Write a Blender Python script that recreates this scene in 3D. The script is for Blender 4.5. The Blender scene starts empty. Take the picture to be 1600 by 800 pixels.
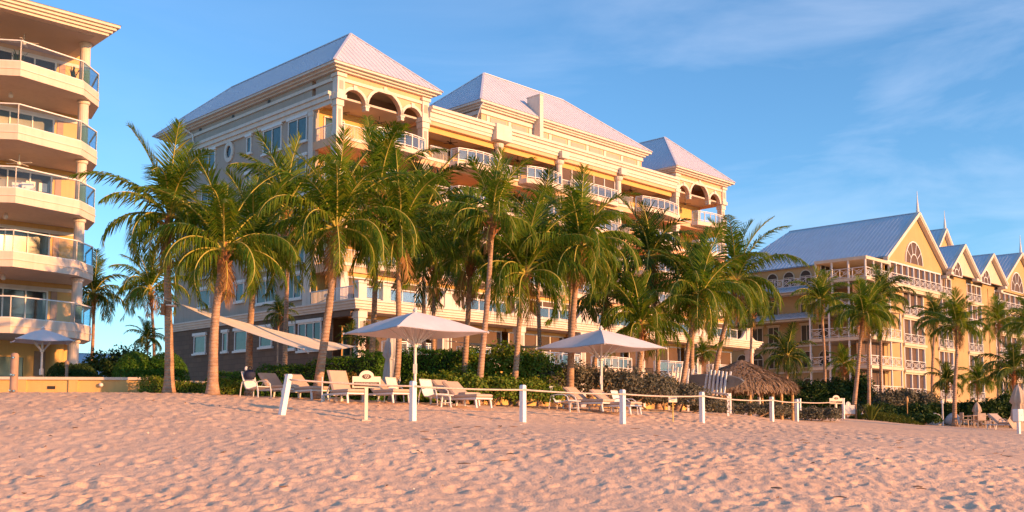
import bpy, math, random
import numpy as np
from mathutils import Vector, Matrix
R = math.radians
S = bpy.context.scene
COL = S.collection
# ------------------------------------------------------------------ camera
F, PX, PY = 1575.0, 800.0, 533.0
TH = math.atan(127/1575.0)
EYE = 1.5
cd = bpy.data.cameras.new('camera'); cam = bpy.data.objects.new('camera', cd); COL.objects.link(cam)
cd.sensor_width = 36; cd.lens = F/1600*36; cd.shift_y = (PY-400)/1600
cd.clip_start = 0.2; cd.clip_end = 6000
cam.location = (0, 0, EYE); cam.rotation_euler = (math.pi/2+TH, 0, 0)
S.camera = cam
# ------------------------------------------------------------------ world, sun, exposure
SUN_AZ, SUN_EL = R(122), R(10.5)
W = bpy.data.worlds.new('World'); S.world = W; W.use_nodes = True
wn, wl = W.node_tree.nodes, W.node_tree.links
for n in list(wn): wn.remove(n)
out = wn.new('ShaderNodeOutputWorld'); bg = wn.new('ShaderNodeBackground'); wl.new(bg.outputs[0], out.inputs[0])
sky = wn.new('ShaderNodeTexSky'); sky.sky_type = 'NISHITA'; sky.sun_disc = False
sky.sun_elevation = SUN_EL; sky.sun_rotation = SUN_AZ
sky.altitude = 0; sky.air_density = 1.0; sky.dust_density = 0.3; sky.ozone_density = 4.0
tint = wn.new('ShaderNodeMix'); tint.data_type = 'RGBA'; tint.blend_type = 'MULTIPLY'; tint.inputs[0].default_value = 1
tint.inputs[7].default_value = (0.90, 1.04, 1.06, 1)
wl.new(sky.outputs[0], tint.inputs[6])
tc = wn.new('ShaderNodeTexCoord')
mp = wn.new('ShaderNodeMapping'); mp.inputs['Scale'].default_value = (1.5, 1.5, 6.5); mp.inputs['Rotation'].default_value = (R(6), R(-14), 0)
wl.new(tc.outputs['Generated'], mp.inputs[0])
nz = wn.new('ShaderNodeTexNoise'); nz.inputs['Scale'].default_value = 2.3; nz.inputs['Detail'].default_value = 9; nz.inputs['Roughness'].default_value = 0.56
nz.inputs['Distortion'].default_value = 0.5
wl.new(mp.outputs[0], nz.inputs[0])
cr = wn.new('ShaderNodeMapRange'); cr.inputs[1].default_value = 0.42; cr.inputs[2].default_value = 0.85; cr.inputs[3].default_value = 0; cr.inputs[4].default_value = 0.24
wl.new(nz.outputs[0], cr.inputs[0])
# thin cloud lies mostly to the right of the view
sx = wn.new('ShaderNodeSeparateXYZ'); wl.new(tc.outputs['Generated'], sx.inputs[0])
mr = wn.new('ShaderNodeMapRange'); mr.inputs[1].default_value = -0.15; mr.inputs[2].default_value = 0.3; mr.inputs[3].default_value = 0.15; mr.inputs[4].default_value = 1
wl.new(sx.outputs[0], mr.inputs[0])
mul = wn.new('ShaderNodeMath'); mul.operation = 'MULTIPLY'; wl.new(cr.outputs[0], mul.inputs[0]); wl.new(mr.outputs[0], mul.inputs[1])
cl = wn.new('ShaderNodeMix'); cl.data_type = 'RGBA'; cl.inputs[7].default_value = (6.2, 6.1, 6.6, 1)
wl.new(mul.outputs[0], cl.inputs[0]); wl.new(tint.outputs[2], cl.inputs[6])
wl.new(cl.outputs[2], bg.inputs[0]); bg.inputs[1].default_value = 0.138
sd = bpy.data.lights.new('sun', 'SUN'); sd.energy = 4.1; sd.angle = R(0.55); sd.color = (1.0, 0.455, 0.155)
sun = bpy.data.objects.new('sun', sd); COL.objects.link(sun)
SV = Vector((math.sin(SUN_AZ)*math.cos(SUN_EL), math.cos(SUN_AZ)*math.cos(SUN_EL), math.sin(SUN_EL)))
sun.rotation_euler = SV.to_track_quat('Z', 'Y').to_euler(); sun.location = SV*60
vs = S.view_settings
S.display_settings.display_device = 'sRGB'
vs.view_transform = 'Standard'; vs.look = 'None'; vs.gamma = 1; vs.use_curve_mapping = False
vs.exposure = 1.0
S.cycles.max_bounces = 6; S.cycles.transparent_max_bounces = 12; S.cycles.use_denoising = True
S.cycles.sample_clamp_indirect = 6

# ------------------------------------------------------------------ helpers
def ray(x, y):
    u = (x-PX)/F; v = (PY-y)/F
    return np.array([u, math.cos(TH)-v*math.sin(TH), math.sin(TH)+v*math.cos(TH)])
def P(x, y, d):                       # photo pixel + forward distance (m) -> point in the place
    r = ray(x, y); q = r*d/r[1]
    return Vector((q[0], q[1], q[2]+EYE))

# ground relief: a smooth surface through surveyed points (pixel, distance)
GC = [(0,800,14),(400,800,14),(800,800,14),(1200,800,14.3),(1600,800,15),
      (0,740,17),(500,738,17),(1000,742,17.2),(1600,745,19),
      (0,690,20.5),(500,690,20.5),(900,697,20.5),(1300,700,22),(1600,712,25),
      (0,650,25),(300,652,25),(571,660,27.5),(645,655,28),(443,648,27.3),(817,660,30),(973,663,32.2),(1097,661,36.2),(1206,661,44.5),(1245,659,49.5),
      (0,614,34.5),(150,614,34.5),(328,616,34.5),(420,622,35),(540,630,33),(648,631,33),(720,636,34),(817,638,36),(930,643,37),(1097,648,41),
      (1170,648,46),(1310,660,54),(1345,655,57),(1420,663,58),(1500,668,58),(1590,677,46),(1600,690,36),(1450,700,26),(1450,680,34)]
gp = [tuple(P(*c)) for c in GC]
gp += [(-34,62,2.6),(-5,62,2.5),(20,80,2.3),(60,110,2.2),(60,75,1.4),(-20,90,2.6),(90,140,2.4),(-45,45,2.6),(-60,100,2.6),(-30,140,2.6),(30,150,2.4),
       (-30,8,.02),(0,4,-.05),(30,8,.02),(-40,25,.9),(40,25,.5),(-5,46,2.1),(8,50,2.0),(-18,48,2.4),(60,45,.9),(90,80,1.3)]
gp = np.array(gp)
def _k(r2): return 0.5*r2*np.log(r2+1e-9)
def _fit():
    n = len(gp); d2 = ((gp[:, None, :2]-gp[None, :, :2])**2).sum(-1)
    K = _k(d2)+np.eye(n)*3.0
    Pm = np.c_[np.ones(n), gp[:, :2]]
    M = np.block([[K, Pm], [Pm.T, np.zeros((3, 3))]])
    return np.linalg.solve(M, np.r_[gp[:, 2], 0, 0, 0])
_gw = _fit()
def gz_arr(x, y):
    x = np.asarray(x, float); y = np.asarray(y, float); o = np.zeros(x.shape)
    for i in range(len(gp)): o += _gw[i]*_k((x-gp[i, 0])**2+(y-gp[i, 1])**2)
    n = len(gp); o += _gw[n]+_gw[n+1]*x+_gw[n+2]*y
    return np.clip(o, -0.6, 3.2)
def gz(x, y): return float(gz_arr(np.array([x]), np.array([y]))[0])
def G(px, d, py=650):                 # the ground point seen in column px at distance d
    p = P(px, py, d); return Vector((p.x, p.y, gz(p.x, p.y)))

# ------------------------------------------------------------------ materials
MATS = {}
def mat(name, col, rough=0.6, metal=0.0, var=0.0, vscale=3.0, bump=0.0, bscale=40.0, spec=0.5, col2=None):
    m = bpy.data.materials.new(name); m.use_nodes = True
    nt = m.node_tree; b = nt.nodes['Principled BSDF']
    b.inputs['Base Color'].default_value = (*col, 1); b.inputs['Roughness'].default_value = rough
    b.inputs['Metallic'].default_value = metal; b.inputs['Specular IOR Level'].default_value = spec
    if var or col2:
        t = nt.nodes.new('ShaderNodeTexCoord'); n = nt.nodes.new('ShaderNodeTexNoise')
        n.inputs['Scale'].default_value = vscale; n.inputs['Detail'].default_value = 5
        nt.links.new(t.outputs['Object'], n.inputs[0])
        mx = nt.nodes.new('ShaderNodeMix'); mx.data_type = 'RGBA'
        c2 = col2 or tuple(c*(1-var) for c in col)
        c1 = col if col2 else tuple(min(1, c*(1+var*0.6)) for c in col)
        mx.inputs[6].default_value = (*c1, 1); mx.inputs[7].default_value = (*c2, 1)
        rp = nt.nodes.new('ShaderNodeMapRange'); rp.inputs[1].default_value = .35; rp.inputs[2].default_value = .65
        nt.links.new(n.outputs[0], rp.inputs[0]); nt.links.new(rp.outputs[0], mx.inputs[0])
        nt.links.new(mx.outputs[2], b.inputs['Base Color'])
    if bump:
        t = nt.nodes.new('ShaderNodeTexCoord'); n = nt.nodes.new('ShaderNodeTexNoise')
        n.inputs['Scale'].default_value = bscale; n.inputs['Detail'].default_value = 6
        nt.links.new(t.outputs['Object'], n.inputs[0])
        bp = nt.nodes.new('ShaderNodeBump'); bp.inputs['Strength'].default_value = bump; bp.inputs['Distance'].default_value = 0.02
        nt.links.new(n.outputs[0], bp.inputs['Height']); nt.links.new(bp.outputs[0], b.inputs['Normal'])
    MATS[name] = m
    return m
def weather(m, amt=.16):
    nt = m.node_tree; b = nt.nodes['Principled BSDF']; src = b.inputs['Base Color'].links[0].from_socket
    t = nt.nodes.new('ShaderNodeTexCoord'); mp = nt.nodes.new('ShaderNodeMapping'); mp.inputs['Scale'].default_value = (2.6, 2.6, .22)
    n = nt.nodes.new('ShaderNodeTexNoise'); n.inputs['Scale'].default_value = 1.3; n.inputs['Detail'].default_value = 7; n.inputs['Roughness'].default_value = .65
    nt.links.new(t.outputs['Object'], mp.inputs[0]); nt.links.new(mp.outputs[0], n.inputs[0])
    r = nt.nodes.new('ShaderNodeMapRange'); r.inputs[1].default_value = .48; r.inputs[2].default_value = .75; r.inputs[3].default_value = 0; r.inputs[4].default_value = amt; nt.links.new(n.outputs[0], r.inputs[0])
    x = nt.nodes.new('ShaderNodeMix'); x.data_type = 'RGBA'; x.blend_type = 'MULTIPLY'; x.inputs[7].default_value = (.45,.40,.34,1)
    nt.links.new(r.outputs[0], x.inputs[0]); nt.links.new(src, x.inputs[6]); nt.links.new(x.outputs[2], b.inputs['Base Color'])
def glass(name, col, refl=0.2, alpha=0.75):
    m = bpy.data.materials.new(name); m.use_nodes = True; nt = m.node_tree
    for n in list(nt.nodes): nt.nodes.remove(n)
    o = nt.nodes.new('ShaderNodeOutputMaterial'); t = nt.nodes.new('ShaderNodeBsdfTransparent'); t.inputs[0].default_value = (*col, 1)
    g = nt.nodes.new('ShaderNodeBsdfGlossy'); g.inputs['Roughness'].default_value = 0.03; g.inputs[0].default_value = (.9, .95, 1, 1)
    d = nt.nodes.new('ShaderNodeBsdfDiffuse'); d.inputs[0].default_value = (.32, .40, .43, 1)
    f = nt.nodes.new('ShaderNodeFresnel'); f.inputs[0].default_value = 1.5
    a = nt.nodes.new('ShaderNodeMath'); a.operation = 'ADD'; a.inputs[1].default_value = refl; nt.links.new(f.outputs[0], a.inputs[0])
    m1 = nt.nodes.new('ShaderNodeMixShader'); m1.inputs[0].default_value = 1-alpha; nt.links.new(t.outputs[0], m1.inputs[1]); nt.links.new(d.outputs[0], m1.inputs[2])
    m2 = nt.nodes.new('ShaderNodeMixShader'); nt.links.new(a.outputs[0], m2.inputs[0]); nt.links.new(m1.outputs[0], m2.inputs[1]); nt.links.new(g.outputs[0], m2.inputs[2])
    nt.links.new(m2.outputs[0], o.inputs[0]); return m
def blocks(name, c1, c2, mortar, sc, bump=.6):
    m = mat(name, c1, .9); nt = m.node_tree; b = nt.nodes['Principled BSDF']
    t = nt.nodes.new('ShaderNodeTexCoord')
    # blocks run along the wall: fold local x+y into one running coordinate
    s = nt.nodes.new('ShaderNodeSeparateXYZ'); nt.links.new(t.outputs['Object'], s.inputs[0])
    ad = nt.nodes.new('ShaderNodeMath'); nt.links.new(s.outputs[0], ad.inputs[0]); nt.links.new(s.outputs[1], ad.inputs[1])
    c = nt.nodes.new('ShaderNodeCombineXYZ'); nt.links.new(ad.outputs[0], c.inputs[0]); nt.links.new(s.outputs[2], c.inputs[1])
    k = nt.nodes.new('ShaderNodeTexBrick'); nt.links.new(c.outputs[0], k.inputs[0])
    k.inputs['Color1'].default_value = (*c1, 1); k.inputs['Color2'].default_value = (*c2, 1); k.inputs['Mortar'].default_value = (*mortar, 1)
    k.inputs['Scale'].default_value = sc; k.inputs['Mortar Size'].default_value = .018; k.inputs['Brick Width'].default_value = .9; k.inputs['Row Height'].default_value = .4
    nt.links.new(k.outputs[0], b.inputs['Base Color'])
    bp = nt.nodes.new('ShaderNodeBump'); bp.inputs['Strength'].default_value = bump; bp.invert = True
    nt.links.new(k.outputs['Fac'], bp.inputs['Height']); nt.links.new(bp.outputs[0], b.inputs['Normal'])
    return m
def leafmat(name, cols, trans=0.35, rough=0.5):
    m = bpy.data.materials.new(name); m.use_nodes = True; nt = m.node_tree; b = nt.nodes['Principled BSDF']
    g = nt.nodes.new('ShaderNodeNewGeometry'); r = nt.nodes.new('ShaderNodeValToRGB')
    r.color_ramp.elements[0].color = (*cols[0], 1); r.color_ramp.elements[1].color = (*cols[-1], 1)
    for i, c in enumerate(cols[1:-1]):
        e = r.color_ramp.elements.new((i+1)/(len(cols)-1)); e.color = (*c, 1)
    nt.links.new(g.outputs['Random Per Island'], r.inputs[0]); nt.links.new(r.outputs[0], b.inputs['Base Color'])
    b.inputs['Roughness'].default_value = rough; b.inputs['Specular IOR Level'].default_value = .22
    t = nt.nodes.new('ShaderNodeBsdfTranslucent'); mu = nt.nodes.new('ShaderNodeMix'); mu.data_type = 'RGBA'; mu.blend_type = 'MULTIPLY'; mu.inputs[0].default_value = 1
    mu.inputs[7].default_value = (1.6, 1.5, .7, 1); nt.links.new(r.outputs[0], mu.inputs[6]); nt.links.new(mu.outputs[2], t.inputs[0])
    ms = nt.nodes.new('ShaderNodeMixShader'); ms.inputs[0].default_value = trans
    nt.links.new(b.outputs[0], ms.inputs[1]); nt.links.new(t.outputs[0], ms.inputs[2])
    o = nt.nodes['Material Output']; nt.links.new(ms.outputs[0], o.inputs[0])
    return m
M = dict(
    white=mat('white_paint', (.70,.68,.66), .45, var=.05, vscale=6),
    trim=mat('white_trim', (.66,.59,.52), .6, var=.06, vscale=1.2),
    stucco=mat('shaded_stucco', (.43,.37,.315), .85, var=.07, vscale=.6, bump=.15, bscale=25),  # same stucco as the cream; the side wall's shade put into this grey
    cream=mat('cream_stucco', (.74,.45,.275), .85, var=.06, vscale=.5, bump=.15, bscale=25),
    loggia=mat('amber_wall', (.66,.41,.14), .85, var=.06, vscale=.8),
    ceil=mat('ceiling', (.55,.47,.40), .85, var=.05, vscale=.8),
    roof=mat('white_metal_roof', (.60,.61,.69), .5, metal=0, var=.05, vscale=.4),
    roofseam=mat('white_metal_seam', (.60,.61,.69), .5),
    blueroof=mat('blue_metal_roof', (.54,.62,.71), .45, metal=0, var=.06, vscale=.5),
    blueseam=mat('blue_metal_seam', (.50,.57,.66), .45),
    stone=blocks('brown_stone', (.17,.115,.08), (.13,.09,.065), (.09,.065,.05), 1.0),
    brownwood=mat('brown_wood', (.25,.13,.06), .7, var=.2, vscale=6),
    oak=mat('door_wood', (.50,.27,.09), .5, var=.15, vscale=5),
    glassdark=mat('window_glass', (.03,.04,.045), .06, spec=.5, var=.35, vscale=.7),
    glassteal=mat('curtained_glass', (.045,.09,.09), .12, spec=.5, var=.25, vscale=2),
    screen=mat('brown_screen', (.105,.06,.038), .6, spec=.4, var=.18, vscale=.5),
    dimroom=mat('doorway_dark', (.05,.035,.025), .8),  # flat dark panes; the dim room behind is put into their colour
    railglass=glass('rail_glass', (.80,.90,.92), .08, .86),
    blueglass=glass('blue_rail_glass', (.35,.66,.78), .05, .90),
    railglass2=glass('rail_glass_plain', (.94,.96,.96), -.01, .97),
    yellow=mat('yellow_stucco', (.66,.42,.16), .85, var=.06, vscale=.5, bump=.12, bscale=25),
    pale=mat('pale_pink_paint', (.68,.56,.46), .7, var=.05, vscale=.7),
    ryellow=mat('buff_stucco', (.50,.345,.16), .85, var=.07, vscale=.5),
    rshaded=mat('buff_shaded', (.46,.31,.145), .85, var=.08, vscale=.5),  # darker buff copy; shade on the lower and side walls put into it
    rcream=mat('cream_gable', (.62,.53,.40), .8, var=.04, vscale=.5),
    tile=mat('roof_tile', (.58,.50,.46), .8, var=.2, vscale=2),
    dark=mat('dark_metal', (.03,.025,.022), .5),
    cushion=mat('beige_cushion', (.55,.41,.32), .9, var=.05, vscale=4, bump=.1, bscale=120),
    sling=mat('white_sling', (.76,.72,.70), .8, var=.04, vscale=5),
    canvas=mat('white_canvas', (.72,.69,.72), .85, var=.05, vscale=2, bump=.1, bscale=150),
    grey_canvas=mat('grey_canvas', (.50,.50,.52), .9, var=.1, vscale=4),
    beige_canvas=mat('beige_canvas', (.48,.38,.30), .9, var=.1, vscale=4),
    sail=mat('sail_cloth', (.78,.75,.74), .85, var=.06, vscale=1.5),
    rope=mat('rope', (.62,.50,.42), .9, var=.15, vscale=12),
    vinyl=mat('white_vinyl', (.80,.79,.80), .35),
    signcream=mat('sign_cream', (.78,.70,.55), .5, var=.03, vscale=6),
    signbrown=mat('sign_brown', (.10,.045,.025), .5),
    signgrey=mat('sign_grey', (.42,.43,.47), .5, var=.06, vscale=5),
    stake=mat('yellow_stake', (.75,.55,.12), .5),
    navy=mat('navy_cloth', (.015,.02,.05), .8),
    blue=mat('blue_print', (.03,.06,.30), .5),
    board=mat('grey_board', (.20,.215,.23), .45, var=.10, vscale=2),
    taupe=mat('taupe_post', (.36,.24,.18), .7, var=.12, vscale=4),
    steel=mat('steel', (.6,.6,.6), .25, metal=1),
    boulder=mat('pale_boulder', (.52,.51,.52), .9, var=.15, vscale=2, bump=.4, bscale=8),
    bark=None, sand=None)
for k_ in ('stucco','cream','trim','pale','yellow','ryellow','rshaded','rcream','roof','blueroof'): weather(M[k_], .22)
for k_ in ('vinyl','canvas'): pass
# palm bark: horizontal leaf-scar rings
m = mat('palm_bark', (.42,.27,.18), .9, var=.28, vscale=5); nt = m.node_tree; b = nt.nodes['Principled BSDF']
t = nt.nodes.new('ShaderNodeTexCoord'); w = nt.nodes.new('ShaderNodeTexWave'); w.wave_type = 'BANDS'; w.bands_direction = 'Z'
w.inputs['Scale'].default_value = 2.6; w.inputs['Distortion'].default_value = 1.6; w.inputs['Detail'].default_value = 3; w.inputs['Detail Scale'].default_value = 2
nt.links.new(t.outputs['Object'], w.inputs[0])
bp = nt.nodes.new('ShaderNodeBump'); bp.inputs['Strength'].default_value = .8; bp.inputs['Distance'].default_value = .03
nt.links.new(w.outputs[1], bp.inputs['Height']); nt.links.new(bp.outputs[0], b.inputs['Normal']); M['bark'] = m
M['sheath'] = mat('palm_sheath', (.40,.17,.07), .9, var=.35, vscale=9, bump=.6, bscale=20)
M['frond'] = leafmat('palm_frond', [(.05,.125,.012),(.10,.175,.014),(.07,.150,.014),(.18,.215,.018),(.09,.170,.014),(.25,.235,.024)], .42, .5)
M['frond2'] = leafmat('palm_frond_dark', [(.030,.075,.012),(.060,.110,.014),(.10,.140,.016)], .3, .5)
M['rachis'] = mat('palm_rachis', (.45,.38,.08), .6, var=.2, vscale=3)
M['dead'] = leafmat('dead_frond', [(.25,.13,.05),(.34,.19,.08)], .2, .7)
M['hedge'] = leafmat('hedge_leaf', [(.04,.12,.012),(.07,.17,.014),(.10,.20,.018)], .2, .4)
M['seagrape'] = leafmat('seagrape_leaf', [(.07,.16,.016),(.13,.21,.02),(.21,.22,.03),(.10,.18,.018)], .25, .4)
M['greyleaf'] = leafmat('grey_leaf', [(.085,.095,.070),(.13,.13,.10),(.18,.16,.115),(.10,.105,.08)], .15, .6)
M['rust'] = leafmat('rust_leaf', [(.10,.10,.02),(.22,.13,.03),(.30,.18,.04)], .25, .5)
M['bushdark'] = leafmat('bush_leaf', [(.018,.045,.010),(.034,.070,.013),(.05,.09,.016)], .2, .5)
M['grass'] = leafmat('grass_blade', [(.06,.10,.016),(.10,.13,.022),(.14,.15,.03)], .25, .5)
M['thatch'] = leafmat('thatch', [(.20,.14,.105),(.29,.21,.155),(.38,.28,.21),(.24,.17,.125)], .05, .95)
# sand
m = mat('sand', (.64,.50,.40), .95, spec=.2); nt = m.node_tree; b = nt.nodes['Principled BSDF']
t = nt.nodes.new('ShaderNodeTexCoord')
def noise(sc, det=6):
    n = nt.nodes.new('ShaderNodeTexNoise'); n.inputs['Scale'].default_value = sc; n.inputs['Detail'].default_value = det
    nt.links.new(t.outputs['Object'], n.inputs[0]); return n
n1 = noise(.35); n2 = noise(9); n3 = noise(60, 3); n4 = noise(24, 5)
ad = nt.nodes.new('ShaderNodeMath'); ad.operation = 'ADD'; nt.links.new(n1.outputs[0], ad.inputs[0]); nt.links.new(n2.outputs[0], ad.inputs[1])
rp = nt.nodes.new('ShaderNodeMapRange'); rp.inputs[1].default_value = .75; rp.inputs[2].default_value = 1.25; nt.links.new(ad.outputs[0], rp.inputs[0])
mx = nt.nodes.new('ShaderNodeMix'); mx.data_type = 'RGBA'; mx.inputs[6].default_value = (.73,.485,.315,1); mx.inputs[7].default_value = (.83,.575,.385,1)
nt.links.new(rp.outputs[0], mx.inputs[0])
sp = nt.nodes.new('ShaderNodeMapRange'); sp.inputs[1].default_value = .72; sp.inputs[2].default_value = .80; nt.links.new(n3.outputs[0], sp.inputs[0])
m2 = nt.nodes.new('ShaderNodeMix'); m2.data_type = 'RGBA'; m2.inputs[7].default_value = (.33,.23,.17,1); nt.links.new(sp.outputs[0], m2.inputs[0]); nt.links.new(mx.outputs[2], m2.inputs[6])
nt.links.new(m2.outputs[2], b.inputs['Base Color'])
bp = nt.nodes.new('ShaderNodeBump'); bp.inputs['Strength'].default_value = .55; bp.inputs['Distance'].default_value = .03
nt.links.new(n4.outputs[0], bp.inputs['Height']); nt.links.new(bp.outputs[0], b.inputs['Normal']); M['sand'] = m
M['soil'] = mat('soil', (.14,.11,.075), .95, var=.3, vscale=1.5)
M['lawn'] = mat('lawn', (.06,.09,.02), .95, var=.3, vscale=3)
M['paving'] = mat('paving', (.42,.36,.30), .9, var=.1, vscale=2)

# ------------------------------------------------------------------ mesh builder
class MB:
    def __init__(s): s.v = []; s.f = []
    def add(s, vs, fs):
        o = len(s.v); s.v += [tuple(v) for v in vs]; s.f += [tuple(i+o for i in f) for f in fs]; return s
    def box(s, x0, x1, y0, y1, z0, z1):
        v = [(x, y, z) for z in (z0, z1) for y in (y0, y1) for x in (x0, x1)]
        return s.add(v, [(0,2,3,1),(4,5,7,6),(0,1,5,4),(2,6,7,3),(0,4,6,2),(1,3,7,5)])
    def prism(s, poly, d0, d1, axis='z'):
        n = len(poly)
        def q(p, d): return (p[0], p[1], d) if axis == 'z' else ((p[0], d, p[1]) if axis == 'y' else (d, p[0], p[1]))
        v = [q(p, d0) for p in poly]+[q(p, d1) for p in poly]
        return s.add(v, [tuple(range(n-1, -1, -1)), tuple(range(n, 2*n))]+[(i, (i+1) % n, n+(i+1) % n, n+i) for i in range(n)])
    def beam(s, p, q, w, h=None, up=(0, 0, 1)):
        p = Vector(p); q = Vector(q); h = h or w; d = (q-p).normalized(); u = Vector(up)
        a = d.cross(u)
        if a.length < 1e-4: a = d.cross(Vector((1, 0, 0)))
        a.normalize(); b = a.cross(d).normalized()
        v = [c+a*(w/2*i)+b*(h/2*j) for c in (p, q) for i, j in ((-1,-1),(1,-1),(1,1),(-1,1))]
        return s.add(v, [(3,2,1,0),(4,5,6,7),(0,1,5,4),(1,2,6,5),(2,3,7,6),(3,0,4,7)])
    def tube(s, pts, r, n=8, cap=True):
        pts = [Vector(p) for p in pts]; rs = r if isinstance(r, (list, tuple)) else [r]*len(pts)
        vs = []; fs = []; a = None
        for i, p in enumerate(pts):
            d = (pts[min(i+1, len(pts)-1)]-pts[max(i-1, 0)]).normalized()
            if a is None:
                a = d.cross(Vector((0.31, 0.95, 0.1))).normalized()
            a = (a-d*a.dot(d)).normalized(); b = d.cross(a)
            vs += [p+(a*math.cos(2*math.pi*k/n)+b*math.sin(2*math.pi*k/n))*rs[i] for k in range(n)]
        for i in range(len(pts)-1):
            fs += [(i*n+k, i*n+(k+1) % n, (i+1)*n+(k+1) % n, (i+1)*n+k) for k in range(n)]
        if cap: fs += [tuple(range(n-1, -1, -1)), tuple(range((len(pts)-1)*n, len(pts)*n))]
        return s.add(vs, fs)
    def lathe(s, c, prof, n=16):
        vs = []; fs = []
        for r, z in prof: vs += [(c[0]+r*math.cos(2*math.pi*k/n), c[1]+r*math.sin(2*math.pi*k/n), c[2]+z) for k in range(n)]
        for i in range(len(prof)-1): fs += [(i*n+k, i*n+(k+1) % n, (i+1)*n+(k+1) % n, (i+1)*n+k) for k in range(n)]
        fs += [tuple(range(n-1, -1, -1)), tuple(range((len(prof)-1)*n, len(prof)*n))]
        return s.add(vs, fs)
    def pad(s, x0, x1, y0, y1, z0, z1, c=.04):          # softened slab
        c = min(c, (z1-z0)/2.01)
        rings = [(c, z0), (0, z0+c), (0, z1-c), (c*.4, z1-c*.3), (c*1.4, z1)]
        vs = []; fs = []
        for i, z in rings: vs += [(x0+i, y0+i, z), (x1-i, y0+i, z), (x1-i, y1-i, z), (x0+i, y1-i, z)]
        for k in range(len(rings)-1): fs += [(k*4+j, k*4+(j+1) % 4, k*4+4+(j+1) % 4, k*4+4+j) for j in range(4)]
        fs += [(3,2,1,0), tuple(range(len(rings)*4-4, len(rings)*4))]
        return s.add(vs, fs)
    def xform(s, m): s.v = [tuple(m @ Vector(v)) for v in s.v]; return s
    def build(s, name, m, parent=None, off=(0, 0, 0), smooth=False, mats=None, fm=None):
        me = bpy.data.meshes.new(name)
        me.from_pydata([(x+off[0], y+off[1], z+off[2]) for x, y, z in s.v], [], s.f)
        for k in (mats or [m]): me.materials.append(k)
        if fm: me.polygons.foreach_set('material_index', fm)
        if smooth: me.polygons.foreach_set('use_smooth', [True]*len(me.polygons))
        me.update()
        o = bpy.data.objects.new(name, me); COL.objects.link(o)
        if parent: o.parent = parent
        return o
def tag(o, label=None, cat=None, group=None, kind=None):
    if label: o['label'] = label
    if cat: o['category'] = cat
    if group: o['group'] = group
    if kind: o['kind'] = kind
    return o
def thing(name, label, cat, loc, rz=0, group=None):
    o = bpy.data.objects.new(name, None); COL.objects.link(o); o.empty_display_size = .3
    o.location = loc; o.rotation_euler = (0, 0, rz); return tag(o, label, cat, group)
def dup(root, loc, rz, label):
    r = root.copy(); COL.objects.link(r); r.location = loc; r.rotation_euler = (0, 0, rz); r['label'] = label
    for ch in list(root.children):
        c = ch.copy(); COL.objects.link(c); c.parent = r
        for g in list(ch.children):
            d = g.copy(); COL.objects.link(d); d.parent = c
    return r
def fastmesh(name, verts, faces, m, parent=None, smooth=False, k=4):
    me = bpy.data.meshes.new(name); nv = len(verts); nf = len(faces)
    me.vertices.add(nv); me.vertices.foreach_set('co', np.asarray(verts, np.float32).ravel())
    me.loops.add(nf*k); me.loops.foreach_set('vertex_index', np.asarray(faces, np.int32).ravel())
    me.polygons.add(nf); me.polygons.foreach_set('loop_start', np.arange(0, nf*k, k, dtype=np.int32))
    me.materials.append(m); me.update(calc_edges=True); me.validate()
    if smooth: me.polygons.foreach_set('use_smooth', np.ones(nf, bool))
    o = bpy.data.objects.new(name, me); COL.objects.link(o)
    if parent: o.parent = parent
    return o
def text_mesh(txt, size, m, parent, name, loc, rot):
    c = bpy.data.curves.new(name, 'FONT'); c.body = txt; c.size = size; c.align_x = 'CENTER'; c.align_y = 'CENTER'; c.extrude = .002
    t = bpy.data.objects.new('tmp', c); COL.objects.link(t)
    bpy.context.view_layer.update()
    me = bpy.data.meshes.new_from_object(t.evaluated_get(bpy.context.evaluated_depsgraph_get()))
    bpy.data.objects.remove(t); bpy.data.curves.remove(c)
    me.materials.clear(); me.materials.append(m)
    o = bpy.data.objects.new(name, me); COL.objects.link(o); o.parent = parent; o.location = loc; o.rotation_euler = rot
    return o

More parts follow.
